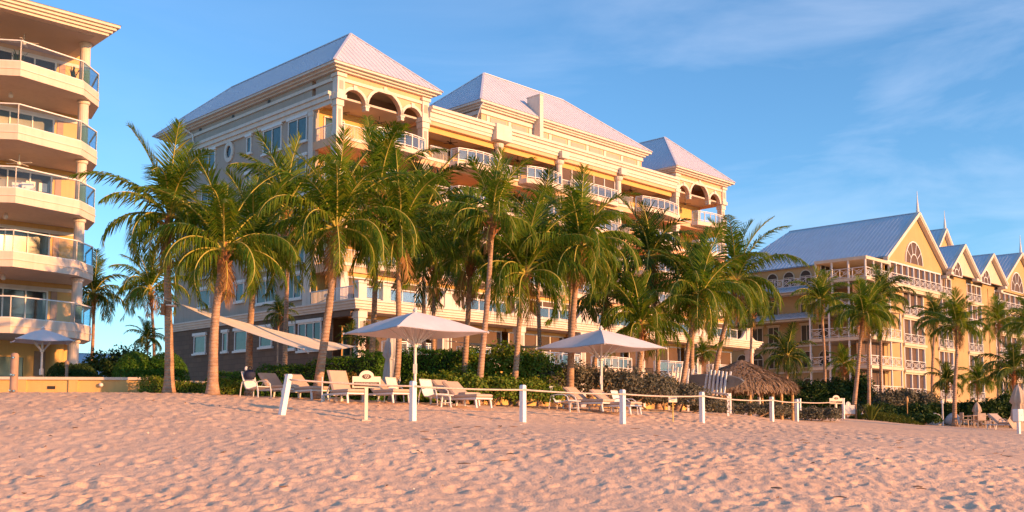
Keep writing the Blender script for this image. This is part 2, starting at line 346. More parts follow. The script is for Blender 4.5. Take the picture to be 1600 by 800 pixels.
# ================================================================== GROUND
def build_sand():
    na, nr = 1000, 620
    th = np.linspace(-R(46), R(46), na); rr = 6.0*(120/6.0)**np.linspace(0, 1, nr)
    T, Q = np.meshgrid(th, rr)
    X = np.sin(T)*Q; Y = np.cos(T)*Q
    Z = gz_arr(X.ravel(), Y.ravel()).reshape(X.shape)
    rng = np.random.RandomState(4)
    def dimples(cell, depth, rad, seed):
        i0 = np.floor(X/cell).astype(int); j0 = np.floor(Y/cell).astype(int); H = np.zeros(X.shape)
        def h(i, j, k):
            n = (i*73856093) ^ (j*19349663) ^ (k*83492791+seed*2654435)
            n = (n ^ (n >> 13))*1274126177 & 0x7fffffff
            return ((n ^ (n >> 16)) & 0xffff)/65535.0
        for di in (-1, 0, 1):
            for dj in (-1, 0, 1):
                i = i0+di; j = j0+dj
                cx = (i+h(i, j, 1))*cell; cy = (j+h(i, j, 2))*cell
                a = h(i, j, 3)*np.pi; r = rad*(.55+.8*h(i, j, 4)); d = depth*(h(i, j, 5)**1.4)*1.7
                dx = X-cx; dy = Y-cy
                u = (dx*np.cos(a)+dy*np.sin(a))/(r*1.35); v = (-dx*np.sin(a)+dy*np.cos(a))/(r*.85)
                q = u*u+v*v
                H += -d*np.exp(-q*1.1)+d*.50*np.exp(-((np.sqrt(q)-1.45)**2)*3.2)
        return H
    def vnoise(sc, seed):
        x = X/sc; y = Y/sc; i = np.floor(x).astype(int); j = np.floor(y).astype(int); fx = x-i; fy = y-j
        fx = fx*fx*(3-2*fx); fy = fy*fy*(3-2*fy); tb = np.random.RandomState(seed).rand(256, 256)
        g = lambda a, b: tb[a % 256, b % 256]
        return (g(i, j)*(1-fx)+g(i+1, j)*fx)*(1-fy)+(g(i, j+1)*(1-fx)+g(i+1, j+1)*fx)*fy-.5
    near = np.clip((60-Q)/22, 0, 1)*(1+.30*np.clip((23-Q)/8, 0, 1))
    # the trodden part of the beach: quieter just below the posts
    amp = (.45+.75*(vnoise(7, 1)+.5)) * near
    amp *= 1-.55*np.exp(-((Q-27.5)/4.0)**2)*(np.clip((X+4)/6, 0, 1))
    Z += amp*(dimples(.35, .029, .125, 1)+dimples(.23, .016, .08, 2)+dimples(.95, .016, .30, 3))
    Z += amp*(.025*vnoise(.6, 5)+.024*vnoise(.22, 6)+.012*vnoise(.10, 7))+.07*vnoise(3.5, 8)*near
    rg_ = random.Random(11)
    for (x0, y0, x1, y1) in ((-14,22,8,27),(14,21,-6,18.5),(-9,17,1,21)):
        L = math.hypot(x1-x0, y1-y0); n = int(L/.36); a0 = math.atan2(y1-y0, x1-x0); ph = rg_.uniform(0, 6)
        for k in range(n):
            u_ = k/n; sd_ = (-1)**k*.11; cx = x0+(x1-x0)*u_-math.sin(a0)*(sd_+.35*math.sin(u_*6+ph)); cy = y0+(y1-y0)*u_+math.cos(a0)*(sd_+.35*math.sin(u_*6+ph))
            q0 = math.hypot(cx, cy); r0 = max(0, int(np.searchsorted(rr, q0-.5))-1); r1 = min(nr, int(np.searchsorted(rr, q0+.5))+1)
            t0_ = math.atan2(cx, cy); c0_ = max(0, int((t0_-.5/q0+R(46))/(2*R(46))*na)-1); c1_ = min(na, int((t0_+.5/q0+R(46))/(2*R(46))*na)+2)
            sx_ = X[r0:r1, c0_:c1_]-cx; sy_ = Y[r0:r1, c0_:c1_]-cy; a = a0+rg_.uniform(-.2, .2)
            uu = (sx_*math.cos(a)+sy_*math.sin(a))/.17; vv = (-sx_*math.sin(a)+sy_*math.cos(a))/.075; q = uu*uu+vv*vv
            Z[r0:r1, c0_:c1_] += -.026*rg_.uniform(.3, 1.2)*np.exp(-q*q*.6)+.009*np.exp(-((np.sqrt(q)-1.5)**2)*4)
    idx = np.arange(na*nr).reshape(nr, na)
    f = np.stack([idx[:-1, :-1], idx[:-1, 1:], idx[1:, 1:], idx[1:, :-1]], -1).reshape(-1, 4)
    o = fastmesh('sand_beach', np.stack([X, Y, Z], -1).reshape(-1, 3), f, M['sand'], None, True)
    tag(o, kind='structure'); return o
build_sand()
g = MB(); g.box(-3000, 3000, -400, 4500, -1.4, -1.2); tag(g.build('ground', M['soil']), kind='structure')

# ================================================================== MAIN BUILDING
PHI = R(44.6)
RZ = math.pi/2-PHI
def loc_frame(px, py, d):
    p = P(px, py, d); return p
_O = P(527, 95, 72.0)
BASE = 2.2-EYE                      # ground at the building, relative to eye level
mainb = thing('resort_building', 'big cream hotel with pale hip roofs, arched corner loggias and curved balconies behind the palms', 'building', (_O.x, _O.y, EYE+BASE), RZ)
class LB(MB):                       # z is given relative to eye level
    def put(s, name, m, parent=mainb, zb=BASE, **k): return s.build(name, m, parent, (0, 0, -zb), **k)
LV = [4.7, 8.5, 11.6, 14.7, 17.8, 20.9]        # floor levels
def hip_roof(mb, seam, x0, x1, y0, y1, z, r0, r1, sp=.52, th=.1, sides=(0,1,2,3)):
    a = [(x0,y0,z),(x1,y0,z),(x1,y1,z),(x0,y1,z)]; p, q = r0, r1
    if abs(p[0]-q[0]) > abs(p[1]-q[1]): fs = [[a[0],a[1],q,p],[a[1],a[2],q],[a[2],a[3],p,q],[a[3],a[0],p]]
    else: fs = [[a[0],a[1],p],[a[1],a[2],q,p],[a[2],a[3],q],[a[3],a[0],p,q]]
    for k, f in enumerate(fs):
        mb.add(f, [tuple(range(len(f)))])
        if k in sides: seams(seam, f, sp)
    # ridge and hip caps
    for e in ((p, q), (a[0], p), (a[1], p if len(fs[0]) == 3 else q), (a[2], q), (a[3], p if len(fs[0]) == 4 else q)):
        if (Vector(e[0])-Vector(e[1])).length > .3: seam.beam(Vector(e[0])+Vector((0,0,.03)), Vector(e[1])+Vector((0,0,.03)), .2, .07)
    mb.add([(x, y, zz) for x, y, zz in a], [(3,2,1,0)])
def seams(mb, poly, sp=.5, w=.045, h=.035):
    pts = [Vector(p) for p in poly]
    n = (pts[1]-pts[0]).cross(pts[2]-pts[0]).normalized()
    if n.z < 0: n = -n
    hv = Vector((-n.y, n.x, 0)).normalized(); sv = n.cross(hv).normalized()
    o = pts[0]; uv = [((p-o).dot(hv), (p-o).dot(sv)) for p in pts]
    u0 = min(u for u, _ in uv); u1 = max(u for u, _ in uv); u = u0+sp/2
    while u < u1:
        hits = []
        for i in range(len(uv)):
            (a, b), (c, d) = uv[i], uv[(i+1) % len(uv)]
            if (a-u)*(c-u) < 0: hits.append(b+(d-b)*(u-a)/(c-a))
        if len(hits) >= 2 and max(hits)-min(hits) > .1:
            p = o+hv*u+sv*min(hits)+n*(h*.4); q = o+hv*u+sv*max(hits)+n*(h*.4)
            mb.beam(p, q, w, h, up=n)
        u += sp
def moulding(mb, x0, x1, y0, y1, rows):     # stepped band round a rectangle: rows of (z0, z1, projection)
    for z0, z1, p in rows: mb.box(x0-p, x1+p, y0-p, y1+p, z0, z1)
def window(parent, zb, w, frame, o, u, z0, z1, width, nm=2, gl='glassdark', sill=True, dep=.10, arched=False, trim='trim', name='window', transom=None):
    """o: origin on the wall (x,y), u: unit vector along the wall (outside on its right-hand side when looking along u reversed)"""
    ux, uy = u; nx, ny = uy, -ux                     # outward normal
    def pt(a, d, z): return (o[0]+ux*a+nx*d, o[1]+uy*a+ny*d, z)
    fr = MB(); ft = .09
    def bar(a0, a1, b0, b1, d0=.005, d1=dep):
        v = [pt(a, d, z) for z in (b0, b1) for d in (d1, d0) for a in (a0, a1)]
        fr.add(v, [(0,2,3,1),(4,5,7,6),(0,1,5,4),(2,6,7,3),(0,4,6,2),(1,3,7,5)])
    zt = z1-width/2 if arched else z1
    bar(-width/2, -width/2+ft, z0, zt); bar(width/2-ft, width/2, z0, zt); bar(-width/2+ft, width/2-ft, z0, z0+ft)
    if not arched: bar(-width/2+ft, width/2-ft, z1-ft, z1)
    else:
        n = 12
        for k in range(n):
            t0 = math.pi*k/n; t1 = math.pi*(k+1)/n
            v = []
            for t in (t0, t1):
                for rr in (width/2, width/2-ft):
                    for d in (.005, dep): v.append(pt(math.cos(t)*rr, d, zt+math.sin(t)*rr))
            fr.add(v, [(1,3,7,5),(0,1,5,4),(2,6,7,3)])
        bar(-width/2+ft, width/2-ft, zt-.05, zt+.03)
    for k in range(1, nm):
        a = -width/2+width*k/nm; bar(a-.035, a+.035, z0+ft, (zt-.05) if arched else z1-ft)
    if transom: bar(-width/2+ft, width/2-ft, transom-.03, transom+.03, .01, dep-.01)
    if sill:
        bar(-width/2-.15, width/2+.15, z0-.16, z0-.004, .005, dep+.10)
        if not arched: bar(-width/2-.15, width/2+.15, z1+.004, z1+.24, .005, dep+.08)
    f = fr.build(name, M[frame], parent, (0, 0, -zb))
    pn = MB()
    if arched:
        poly = [(-width/2+.05, z0+.05), (width/2-.05, z0+.05)]+[(math.cos(math.pi*k/14)*(width/2-.05), zt+math.sin(math.pi*k/14)*(width/2-.05)) for k in range(15)]
    else: poly = [(-width/2+.05, z0+.05), (width/2-.05, z0+.05), (width/2-.05, z1-.05), (-width/2+.05, z1-.05)]
    pn.add([pt(a, .03, z) for a, z in poly], [tuple(range(len(poly)))])
    pn.build('pane', M[gl], f, (0, 0, -zb))
    return f
def fan(parent, zb, x, y, z, m='dark', r=.62, rot=.4):
    f = MB(); f.tube([(x,y,z), (x,y,z-.45)], .03, 6); f.lathe((x,y,z-.62), [(.05,0),(.13,.05),(.13,.15),(.04,.2)], 10)
    for k in range(4):
        a = rot+k*math.pi/2; f.beam((x+.1*math.cos(a), y+.1*math.sin(a), z-.5), (x+r*math.cos(a), y+r*math.sin(a), z-.5), .13, .02)
    f.build('ceiling_fan', M[m], parent, (0, 0, -zb))
XT1, XT2a, XT2b, BK = 8.7, 42.1, 51.4, 14.0
BAYS = [(8.7,16.7),(16.7,24.4),(24.4,32.9),(32.9,42.1)]
LD = 3.2                              # loggia depth
# ---- body behind the loggias and the whole side wing
w = LB()
w.box(0.012, XT1, LD, 24.2, BASE-1, 26.0)              # wing (its left face is the side facade)
w.box(1.5, XT1, 24.2, 26.6, BASE-1, 26.0)
# side facade in front of the back wall: solid except the loggia openings next to the corner (y .55-2.75)
side_w = w
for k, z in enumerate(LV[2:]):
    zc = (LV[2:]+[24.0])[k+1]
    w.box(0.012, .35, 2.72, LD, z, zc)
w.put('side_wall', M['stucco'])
b = LB(); b.box(XT1, XT2b, LD, BK+6, BASE-1, 24.0); b.put('back_wall', M['loggia'])
bw = LB(); bw.box(.35, XT1, LD-.06, LD-.002, 8.5, 23.9); bw.put('back_wall', M['loggia'])
bw = LB(); bw.box(XT2a, XT2b, LD+.002, BK+6, 23.9, 26.0); bw.put('tower_wall', M['cream'])
# ---- floor slabs
sl = LB()
for z in LV[2:]: sl.box(.0, XT2b, 0.0, LD-.002, z-.62, z)
sl.put('floor_slab', M['cream'])
sl = LB()
for z in LV[2:]: sl.box(-.05, XT2b+.05, -.09, -.002, z-.20, z+.03)
sl.put('slab_edge', M['trim'])
c = LB(); c.box(.4, XT1-.1, .4, LD-.07, 23.85, 24.0); c.box(XT1+.1, XT2a-.1, .45, LD-.003, 23.62, 23.7); c.box(XT2a+.1, XT2b-.2, .4, LD-.003, 23.85, 24.0); c.put('loggia_ceiling', M['ceil'])
# ---- party walls between bays
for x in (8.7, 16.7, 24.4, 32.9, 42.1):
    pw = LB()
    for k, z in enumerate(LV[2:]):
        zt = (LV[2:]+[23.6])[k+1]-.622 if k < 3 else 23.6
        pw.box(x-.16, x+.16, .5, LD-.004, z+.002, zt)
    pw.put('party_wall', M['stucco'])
# ---- columns and piers at the front
for x in (16.7, 24.4, 32.9):
    for k, z in enumerate(LV[2:]):
        zt = LV[2:][k+1]-.625 if k < 3 else 23.55
        cb = LB(); cb.lathe((x, .10, 0), [(.40,z+.032),(.40,z+.25),(.30,z+.30),(.27,zt-.45),(.30,zt-.40),(.40,zt-.33),(.46,zt-.15),(.46,zt)], 14)
        cb.put('column', M['trim'], smooth=False)
def pier(x0, x1, y0, y1, z0, z1):
    p = LB(); p.box(x0, x1, y0, y1, z0, z1); p.box(x0-.07, x1+.07, y0-.07, y1+.07, z1-.45, z1-.003); p.box(x0-.06, x1+.06, y0-.06, y1+.06, z0, z0+.35)
    p.put('pier', M['trim'])
    q = LB(); q.box(x0+.15, x1-.15, y0-.012, y0-.002, z0+.6, z1-.7); q.put('pier_panel', M['stucco'])
for k, z in enumerate(LV[2:]):
    zt = LV[2:][k+1]-.63 if k < 3 else 23.6
    pier(.03, .56, .03, .56, z+.035, zt); pier(8.12, 8.72, -.10, .5, z+.035, zt)
    pier(42.1, 42.62, -.10, .5, z+.035, zt); pier(50.75, 51.37, .03, .6, z+.035, zt)
# ---- tower top arcades: a wall with three hanging arches
def arcade(x0, arches, x1, y0, y1, ztop, spring, m, name, mtrim):
    def arc(cx, r, n=14, rev=False): return [(cx-r*math.cos(math.pi*k/n), spring+r*.94*math.sin(math.pi*k/n)) for k in range(n+1)]
    poly = [(x0, spring)]
    for a, b2 in arches: poly += arc((a+b2)/2, (b2-a)/2)
    poly += [(x1, spring), (x1, ztop), (x0, ztop)]
    w = LB(); w.prism(poly, y0, y1, 'y'); w.put(name, m)
    t = LB()
    for a, b2 in arches:
        cx = (a+b2)/2; r = (b2-a)/2; n = 14
        for k in range(n):
            q = []
            for kk in (k, k+1):
                th = math.pi*kk/n
                for rr, y in ((r, y0-.09), (r+.24, y0-.09), (r+.24, y0-.002), (r, y0-.002)):
                    q.append((cx-rr*math.cos(th), y, spring+rr*.94*math.sin(th)))
            t.add(q, [(0,1,5,4),(1,2,6,5),(3,0,4,7)])
        t.box(cx-.16, cx+.16, y0-.14, y0-.003, spring+r*.94-.02, spring+r*.94+.34)
    for i in range(len(arches)-1):
        xm = (arches[i][1]+arches[i+1][0])/2
        t.box(xm-.15, xm+.15, y0-.12, y1, spring-.38, spring-.003); t.box(xm-.22, xm+.22, y0-.15, y1+.02, spring-.12, spring-.004)
    t.put('arch_trim', mtrim)
arcade(.56, [(.62,2.62),(2.86,6.02),(6.22,8.10)], 8.72, .05, .40, 26.0, 23.65, M['cream'], 'arcade_wall', M['trim'])
arcade(42.1, [(42.75,44.6),(44.85,48.2),(48.45,50.4)], 51.38, .05, .40, 26.0, 23.65, M['cream'], 'arcade_wall', M['trim'])
for x0, x1, nm in ((-.0, 8.72, 0), (42.1, 51.4, 1)):
    e = LB()
    yb = 24.2 if nm == 0 else BK
    # wall band above the piers, side pieces
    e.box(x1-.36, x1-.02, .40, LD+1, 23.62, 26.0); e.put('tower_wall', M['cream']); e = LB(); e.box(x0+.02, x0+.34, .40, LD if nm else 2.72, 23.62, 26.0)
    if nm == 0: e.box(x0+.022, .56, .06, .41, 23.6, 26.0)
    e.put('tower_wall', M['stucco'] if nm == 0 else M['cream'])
    t = LB()
    # eave cornice round the tower
    for z0, z1, p in ((25.66,25.8,.25),(25.8,25.95,.5),(25.95,26.1,.78)): t.box(x0-p, x1+p, -p, yb+p+(2.2 if nm == 0 else 0), z0, z1)
    # corner pedestals in the frieze
    for px_ in (x0-.02, x1-.62):
        t.box(px_, px_+.66, -.12, .5, 23.98, 25.3)
        t.box(px_-.1, px_+.76, -.22, .6, 25.3, 25.55); t.box(px_-.1, px_+.76, -.22, .6, 23.62, 23.98)
    # string course across the front
    t.box(x0+.66, x1-.62, -.06, .048, 25.02, 25.26)
    t.put('cornice', M['trim'])
    for px_ in (x0-.02, x1-.62): q = LB(); q.box(px_+.16, px_+.5, -.135, -.123, 24.35, 25.0); q.put('pedestal_panel', M['stucco'])
t = LB()   # side facade bands
t.box(-.30, -.0, .5, 24.3, 23.62, 23.98); t.box(-.42, -.0, .5, 24.3, 23.98, 24.22); t.box(-.16, -.0, .5, 24.25, 23.30, 23.62)
t.box(-.10, 0, .5, 24.25, 25.02, 25.26)
t.box(-.10, .0, 2.9, 3.45, 8.7, 23.3); t.box(-.14, .0, 2.82, 3.53, 22.95, 23.298)
t.put('side_cornice', M['trim'])
for zc in (24.6,):
    for y in (9.0, 14.5, 20.0): v = LB(); v.box(-.03, 0.0, y, y+.35, 25.36, 25.56); v.put('wall_vent', M['dark'])
dp = LB(); dp.tube([(-.75, 21.9, 26.0), (-.72, 21.9, 25.75), (-.12, 21.3, 25.2), (-.12, 21.2, 24.5)], .07, 8); dp.put('downpipe', M['white'])
# ---- roofs
rf, sm = LB(), LB()
hip_roof(rf, sm, -.85, 9.6, -.85, 27.6, 26.12, (4.4, 4.4, 30.9), (4.4, 22.8, 30.9))
rf.put('roof', M['roof']); sm.put('roof_seams', M['roofseam'])
rf, sm = LB(), LB()
hip_roof(rf, sm, 41.3, 52.2, -.85, 15.0, 26.12, (46.8, 4.6, 31.2), (46.8, 9.6, 31.2))
rf.put('roof', M['roof']); sm.put('roof_seams', M['roofseam'])
rf, sm = LB(), LB()
hip_roof(rf, sm, 15.6, 39.8, 1.1, 12.2, 27.5, (21.0, 6.4, 32.35), (32.0, 6.4, 32.35))
rf.put('roof', M['roof']); sm.put('roof_seams', M['roofseam'])
at = LB(); at.box(16.4, 39.0, 1.9, 11.5, 24.0, 27.0); at.put('attic_wall', M['cream'])
t = LB()
for z0, z1, p in ((26.55,26.9,.12),(26.98,27.14,.3),(27.14,27.3,.5),(27.3,27.48,.75)): t.box(16.4-p, 39.0+p, 1.9-p, 11.5+p, z0, z1)
for x in np.linspace(17.0, 38.2, 9): t.box(x, x+.35, 1.83, 1.898, 25.75, 26.5)
t.put('attic_cornice', M['trim'])
for x in np.linspace(17.0, 38.2, 9)[:-1]: q = LB(); q.box(x+.5, x+2.4, 1.87, 1.897, 25.8, 26.4); q.put('attic_panel', M['stucco'])
f = LB(); f.box(22.85, 23.3, 1.0, 2.6, 24.9, 29.5); f.box(22.8, 23.35, .95, 2.65, 29.5, 29.6); f.put('fin_wall', M['trim'])
dp = LB(); dp.tube([(16.0, 1.2, 27.3), (15.95, 1.5, 27.0), (16.3, 2.3, 26.3), (16.3, 2.4, 25.2)], .07, 8); dp.put('downpipe', M['white'])
# ---- bay entablature (parapet)
pr = LB(); pr.box(XT1+.02, XT2a, -.12, .42, 23.55, 23.86); pr.put('bay_beam', M['cream'])
t = LB()
for z0, z1, p in ((23.86,24.12,.22),(24.12,24.5,.30),(24.5,24.72,.46),(24.72,24.95,.60)): t.box(8.74, XT2a-.02, -p, 2.2, z0, z1)
t.box(15.7, 17.5, -.72, 2.2, 23.66, 25.02); t.box(24.0, 24.9, -.64, -.3, 23.66, 24.3); t.box(32.5, 33.4, -.64, -.3, 23.66, 24.3)
t.put('parapet', M['trim'])
for x0, x1 in BAYS:
    t = LB(); t.box(x0+.3, x1-.3, .25, .44, 23.1, 23.545); t.put('bay_lintel', M['loggia'])
# ---- doors on the back walls (three levels that show)
for k, z in enumerate(LV[2:]):
    for i, (x0, x1) in enumerate(BAYS):
        for j, xc in enumerate((x0+1.5, x0+4.4)):
            window(mainb, BASE, None, 'white', (xc, LD), (1, 0), z+.01, z+2.25, 1.5 if j == 0 else 2.4, 2, 'glassdark' if (i+k+j) % 2 else 'dimroom', sill=False, name='door')
    for xc, wd in ((2.0, 1.9), (5.9, 2.2)):
        window(mainb, BASE, None, 'white', (xc, LD-.06), (1, 0), z+.01, z+2.3, wd, 2, 'glassteal', sill=False, name='door')
    window(mainb, BASE, None, 'white', (45.2, LD), (1, 0), z+.01, z+2.25, 2.2, 2, 'glassdark', sill=False, name='door')
for i, (x0, x1) in enumerate(BAYS):
    for k in (2, 3):
        if i == 2: continue
        fan(mainb, BASE, x0+3.9, 1.6, (LV[2:]+[23.62])[k+1]-(.62 if k < 3 else 0))
fan(mainb, BASE, 1.9, 1.9, 23.85); fan(mainb, BASE, 5.4, 1.9, 23.85); fan(mainb, BASE, 46.6, 1.9, 23.85)
# screened bay
for k in (0, 1, 2, 3):
    x0, x1 = BAYS[2]; z = LV[2:][k]; zt = LV[2:][k+1]-.63 if k < 3 else 23.08
    s = LB(); s.box(x0+.35, x1-.35, .30, .32, z+.05, zt); so = s.put('screen', M['screen'])
    f = LB()
    for a in np.linspace(x0+.32, x1-.40, 6): f.box(a, a+.09, .23, .38, z+.04, zt)
    f.build('mullion', M['white'], so, (0, 0, -BASE))
# ---- balconies: bowed slab with posts, rails and glass
def balcony(parent, zb, pts, z, th=.42, rail=1.05, m='pale', gl='railglass', back=None, solid_first=False):
    """pts: outline of the free edge; closed back along its ends"""
    b = MB(); b.prism(pts, z-th, z, 'z'); b.add([], [])
    cx = sum(p[0] for p in pts)/len(pts); cy = sum(p[1] for p in pts)/len(pts)
    big = [(cx+(p[0]-cx)*1.03, cy+(p[1]-cy)*1.04) for p in pts]
    o = b.build('balcony', M[m], parent, (0, 0, -zb))
    r = MB(); gm = MB()
    ins = [(cx+(p[0]-cx)*.965, cy+(p[1]-cy)*.93) for p in pts]
    for i in range(len(ins)-1):
        p, q = ins[i], ins[i+1]
        r.beam((*p, z+rail), (*q, z+rail), .09, .07); r.beam((*p, z+.12), (*q, z+.12), .05, .05); r.beam((*p, z+rail-.13), (*q, z+rail-.13), .04, .04)
        L = math.hypot(q[0]-p[0], q[1]-p[1]); n = max(1, round(L/1.35))
        for k in range(n+(1 if i == len(ins)-2 else 0)):
            t = k/n; x = p[0]+(q[0]-p[0])*t; y = p[1]+(q[1]-p[1])*t
            r.box(x-.04, x+.04, y-.04, y+.04, z+.002, z+rail-.03)
        if solid_first and i == 0:
            for k in range(1, int(L/.12)):
                t = k*.12/L; x = p[0]+(q[0]-p[0])*t; y = p[1]+(q[1]-p[1])*t; r.box(x-.012, x+.012, y-.012, y+.012, z+.13, z+rail-.14)
        else:
            u = Vector((q[0]-p[0], q[1]-p[1], 0)).normalized()*.07
            gm.add([(p[0]+u.x, p[1]+u.y, z+.15), (q[0]-u.x, q[1]-u.y, z+.15), (q[0]-u.x, q[1]-u.y, z+rail-.16), (p[0]+u.x, p[1]+u.y, z+rail-.16)], [(0,1,2,3)])
    r.build('railing', M['white'], o, (0, 0, -zb)); gm.build('rail_glass', M[gl], o, (0, 0, -zb))
    return o
def bow(x0, x1, y, d, n=6): return [(x0, y)]+[(x0+.15+(x1-x0-.3)*k/n, y-d*(.62+.38*math.sin(math.pi*k/n))) for k in range(n+1)]+[(x1, y)]
for k, z in enumerate(LV[2:]):
    for i, (x0, x1) in enumerate(BAYS):
        balcony(mainb, BASE, bow(x0+(2.3 if i != 2 else 1.2), x1-.55, -.095, 1.25 if i != 2 else .55), z+.02, solid_first=True)
        r = LB(); r.beam((x0+.4, .12, z+1.02), (x0+2.4, .12, z+1.02), .08, .06)
        for a in np.arange(x0+.45, x0+2.35, .13): r.beam((a, .12, z+.04), (a, .12, z+1.0), .025)
        r.put('railing', M['white'])
    balcony(mainb, BASE, bow(2.9, 8.0, -.095, 1.1), z+.02, solid_first=True)
    balcony(mainb, BASE, bow(44.8, 50.6, -.095, 1.1), z+.02, solid_first=True)
    r = LB(); r.beam((.16, .6, z+1.02), (.16, 2.75, z+1.02), .08, .06)
    for a in np.arange(.7, 2.7, .13): r.beam((.16, a, z+.04), (.16, a, z+1.0), .025)
    r.beam((.6, .16, z+1.02), (2.9, .16, z+1.02), .08, .06)
    for a in np.arange(.7, 2.9, .13): r.beam((a, .16, z+.04), (a, .16, z+1.0), .025)
    r.put('railing', M['white'])
# ---- side windows
def sidewin(y0, y1, z0, z1, nm, gl): window(mainb, BASE, None, 'white', (0.012, (y0+y1)/2), (0, -1), z0, z1, y1-y0, nm, gl)
for k, z in enumerate(LV[2:]):
    g_ = 'glassteal' if k % 2 else 'glassdark'
    sidewin(3.7, 6.25, z+.35, z+2.25, 2, 'glassteal'); sidewin(7.2, 9.85, z+.35, z+2.25, 2, 'glassteal' if k > 1 else g_)
    sidewin(11.65, 12.35, z+.9, z+2.25, 1, g_); sidewin(17.4, 19.6, z+.7, z+2.25, 2, g_)
oc = LB()
n = 18
for k in range(n):
    a0 = 2*math.pi*k/n; a1 = 2*math.pi*(k+1)/n; v = []
    for a in (a0, a1):
        for rr, d in ((.42,.0),(.42,-.14),(.72,-.14),(.72,.0)): v.append((d, 15.1+rr*math.cos(a), 22.5+rr*1.25*math.sin(a)))
    oc.add(v, [(0,4,5,1),(1,5,6,2),(2,6,7,3)])
oo = oc.put('oculus_window', M['trim'])
pn = LB(); pn.prism([(15.1+.44*math.cos(2*math.pi*k/n), 22.5+.55*math.sin(2*math.pi*k/n)) for k in range(n)], -.02, .0, 'x'); pn.build('pane', M['glassdark'], oo, (0, 0, -BASE))
for y0, y1 in ((17.7,19.8),(12.3,13.6)): sidewin(y0, y1, 9.75, 11.25, 1, 'glassdark')
for y0, y1 in ((7.6,10.4),(4.1,6.1)): sidewin(y0, y1, 9.3, 11.1, 2, 'glassdark')
# ---- lower storey: brown stone side, podium in front with terrace
PF = -2.7
st = LB(); st.box(-.03, .010, LD-.2, 24.25, BASE-1, 7.95)
st.box(-.03, .32, PF+3.2, LD-.2, BASE-1, 7.95); st.put('stone_wall', M['stone'])
for y0, y1, nm, z0 in ((18.2,20.2,1,5.85),(14.6,15.4,1,5.8),(11.6,13.5,1,5.75),(7.95,9.7,1,5.85),(4.8,5.85,1,5.5),(1.4,4.35,3,5.3)):
    window(mainb, BASE, None, 'white', (-.03, (y0+y1)/2), (0, -1), z0, 7.35, y1-y0, nm, 'glassteal' if y1 > 8 else 'glassdark')
    window(mainb, BASE, None, 'white', (-.03, (y0+y1)/2), (0, -1), 2.9, 3.35, (y1-y0)*.8, 1, 'glassdark', sill=False)
t = LB()
for z0, z1, p in ((7.96,8.12,.12),(8.12,8.3,.22),(8.3,8.5,.34),(8.5,8.62,.46)):
    t.box(-p-.03, 0.0, -.5, 24.3, z0, z1)
    t.box(.0-p-.03, 53.0+p, PF-p, -.5, z0, z1)
t.put('terrace_cornice', M['trim'])
td = LB(); td.box(.3, 52.8, PF+.05, LD-.02, 7.8, 7.955); td.box(.3, 52.9, -.5, LD-.01, 8.2, 8.5); td.put('terrace_deck', M['ceil'])
# wall of the terrace storey: screens and sliding doors between white mullions
bwall = LB(); bwall.box(.4, 52.8, .35, .6, BASE-1, 4.6); bwall.box(.4, 52.8, PF+.3, .35, 3.2, 4.6); bwall.put('base_wall', M['loggia'])
for lv, z1, y in ((4.7, 7.78, -.6), (8.63, 10.95, .3)):
    xs = [.9, 8.4, 16.7, 24.4, 32.9, 42.1, 51.4]
    for i in range(6):
        x0, x1 = xs[i]+.45, xs[i+1]-.35
        s = LB(); s.box(x0, x1, y, y+.03, lv, z1-.35); so = s.put('screen', M['screen'])
        f = LB(); n = 5
        for a in np.linspace(x0, x1-.1, n): f.box(a, a+.1, y-.06, y+.09, lv, z1-.3)
        f.box(x0, x1, y-.05, y+.08, z1-.36, z1-.25); f.build('mullion', M['white'], so, (0, 0, -BASE))
        l = LB(); l.box(x0-.3, x1+.3, y-.1, y+.3, z1-.25, z1-.002); l.put('lintel', M['loggia'])
        dn = LB(); dn.box(x0+(x1-x0)*.5+.15, x0+(x1-x0)*.75-.05, y-.03, y-.01, lv, z1-.4); dn.put('doorway_sheet', M['dimroom'])  # dark sheet for an unlit room; no opening is cut
    for x in xs:
        if lv > 8: p = LB(); p.box(x-.3, x+.3, y-.25, y+.3, lv, z1+.03); p.put('pier', M['trim'])
for x in (.55, 8.4, 16.7, 24.4, 32.9, 42.1, 51.9):
    p = LB(); p.box(x-.33, x+.33, PF+.05, PF+.65, BASE-1, 7.79); p.box(x-.4, x+.4, PF-.02, PF+.72, 7.35, 7.795); p.put('pier', M['trim'])
    q = LB(); q.box(x-.17, x+.17, PF+.035, PF+.048, 4.9, 7.1); q.put('pier_panel', M['stucco'])
sd_ = LB(); sd_.box(-.02, .28, PF+.65, PF+3.2, 3.0, 4.7); sd_.put('stone_wall', M['stone']); sd_ = LB(); sd_.box(-.02, .28, PF+.65, PF+3.2, 7.5, 7.955); sd_.put('stone_lintel', M['stone'])
window(mainb, BASE, None, 'oak', (1.5, .34), (1, 0), 4.71, 7.0, 1.2, 1, 'glassteal', sill=False, name='door')
for x0, x1 in ((2.2,6.9),(9.4,15.7),(17.6,23.4),(25.3,30.6),(34.4,41.0),(43.2,50.6)):
    balcony(mainb, BASE, bow(x0, x1, PF+.04, 1.0), 4.72, th=.5)
    u = LB(); u.box(x0+.3, x1-.3, PF+.1, -.0, 3.9, 4.2); u.put('soffit_band', M['loggia'])
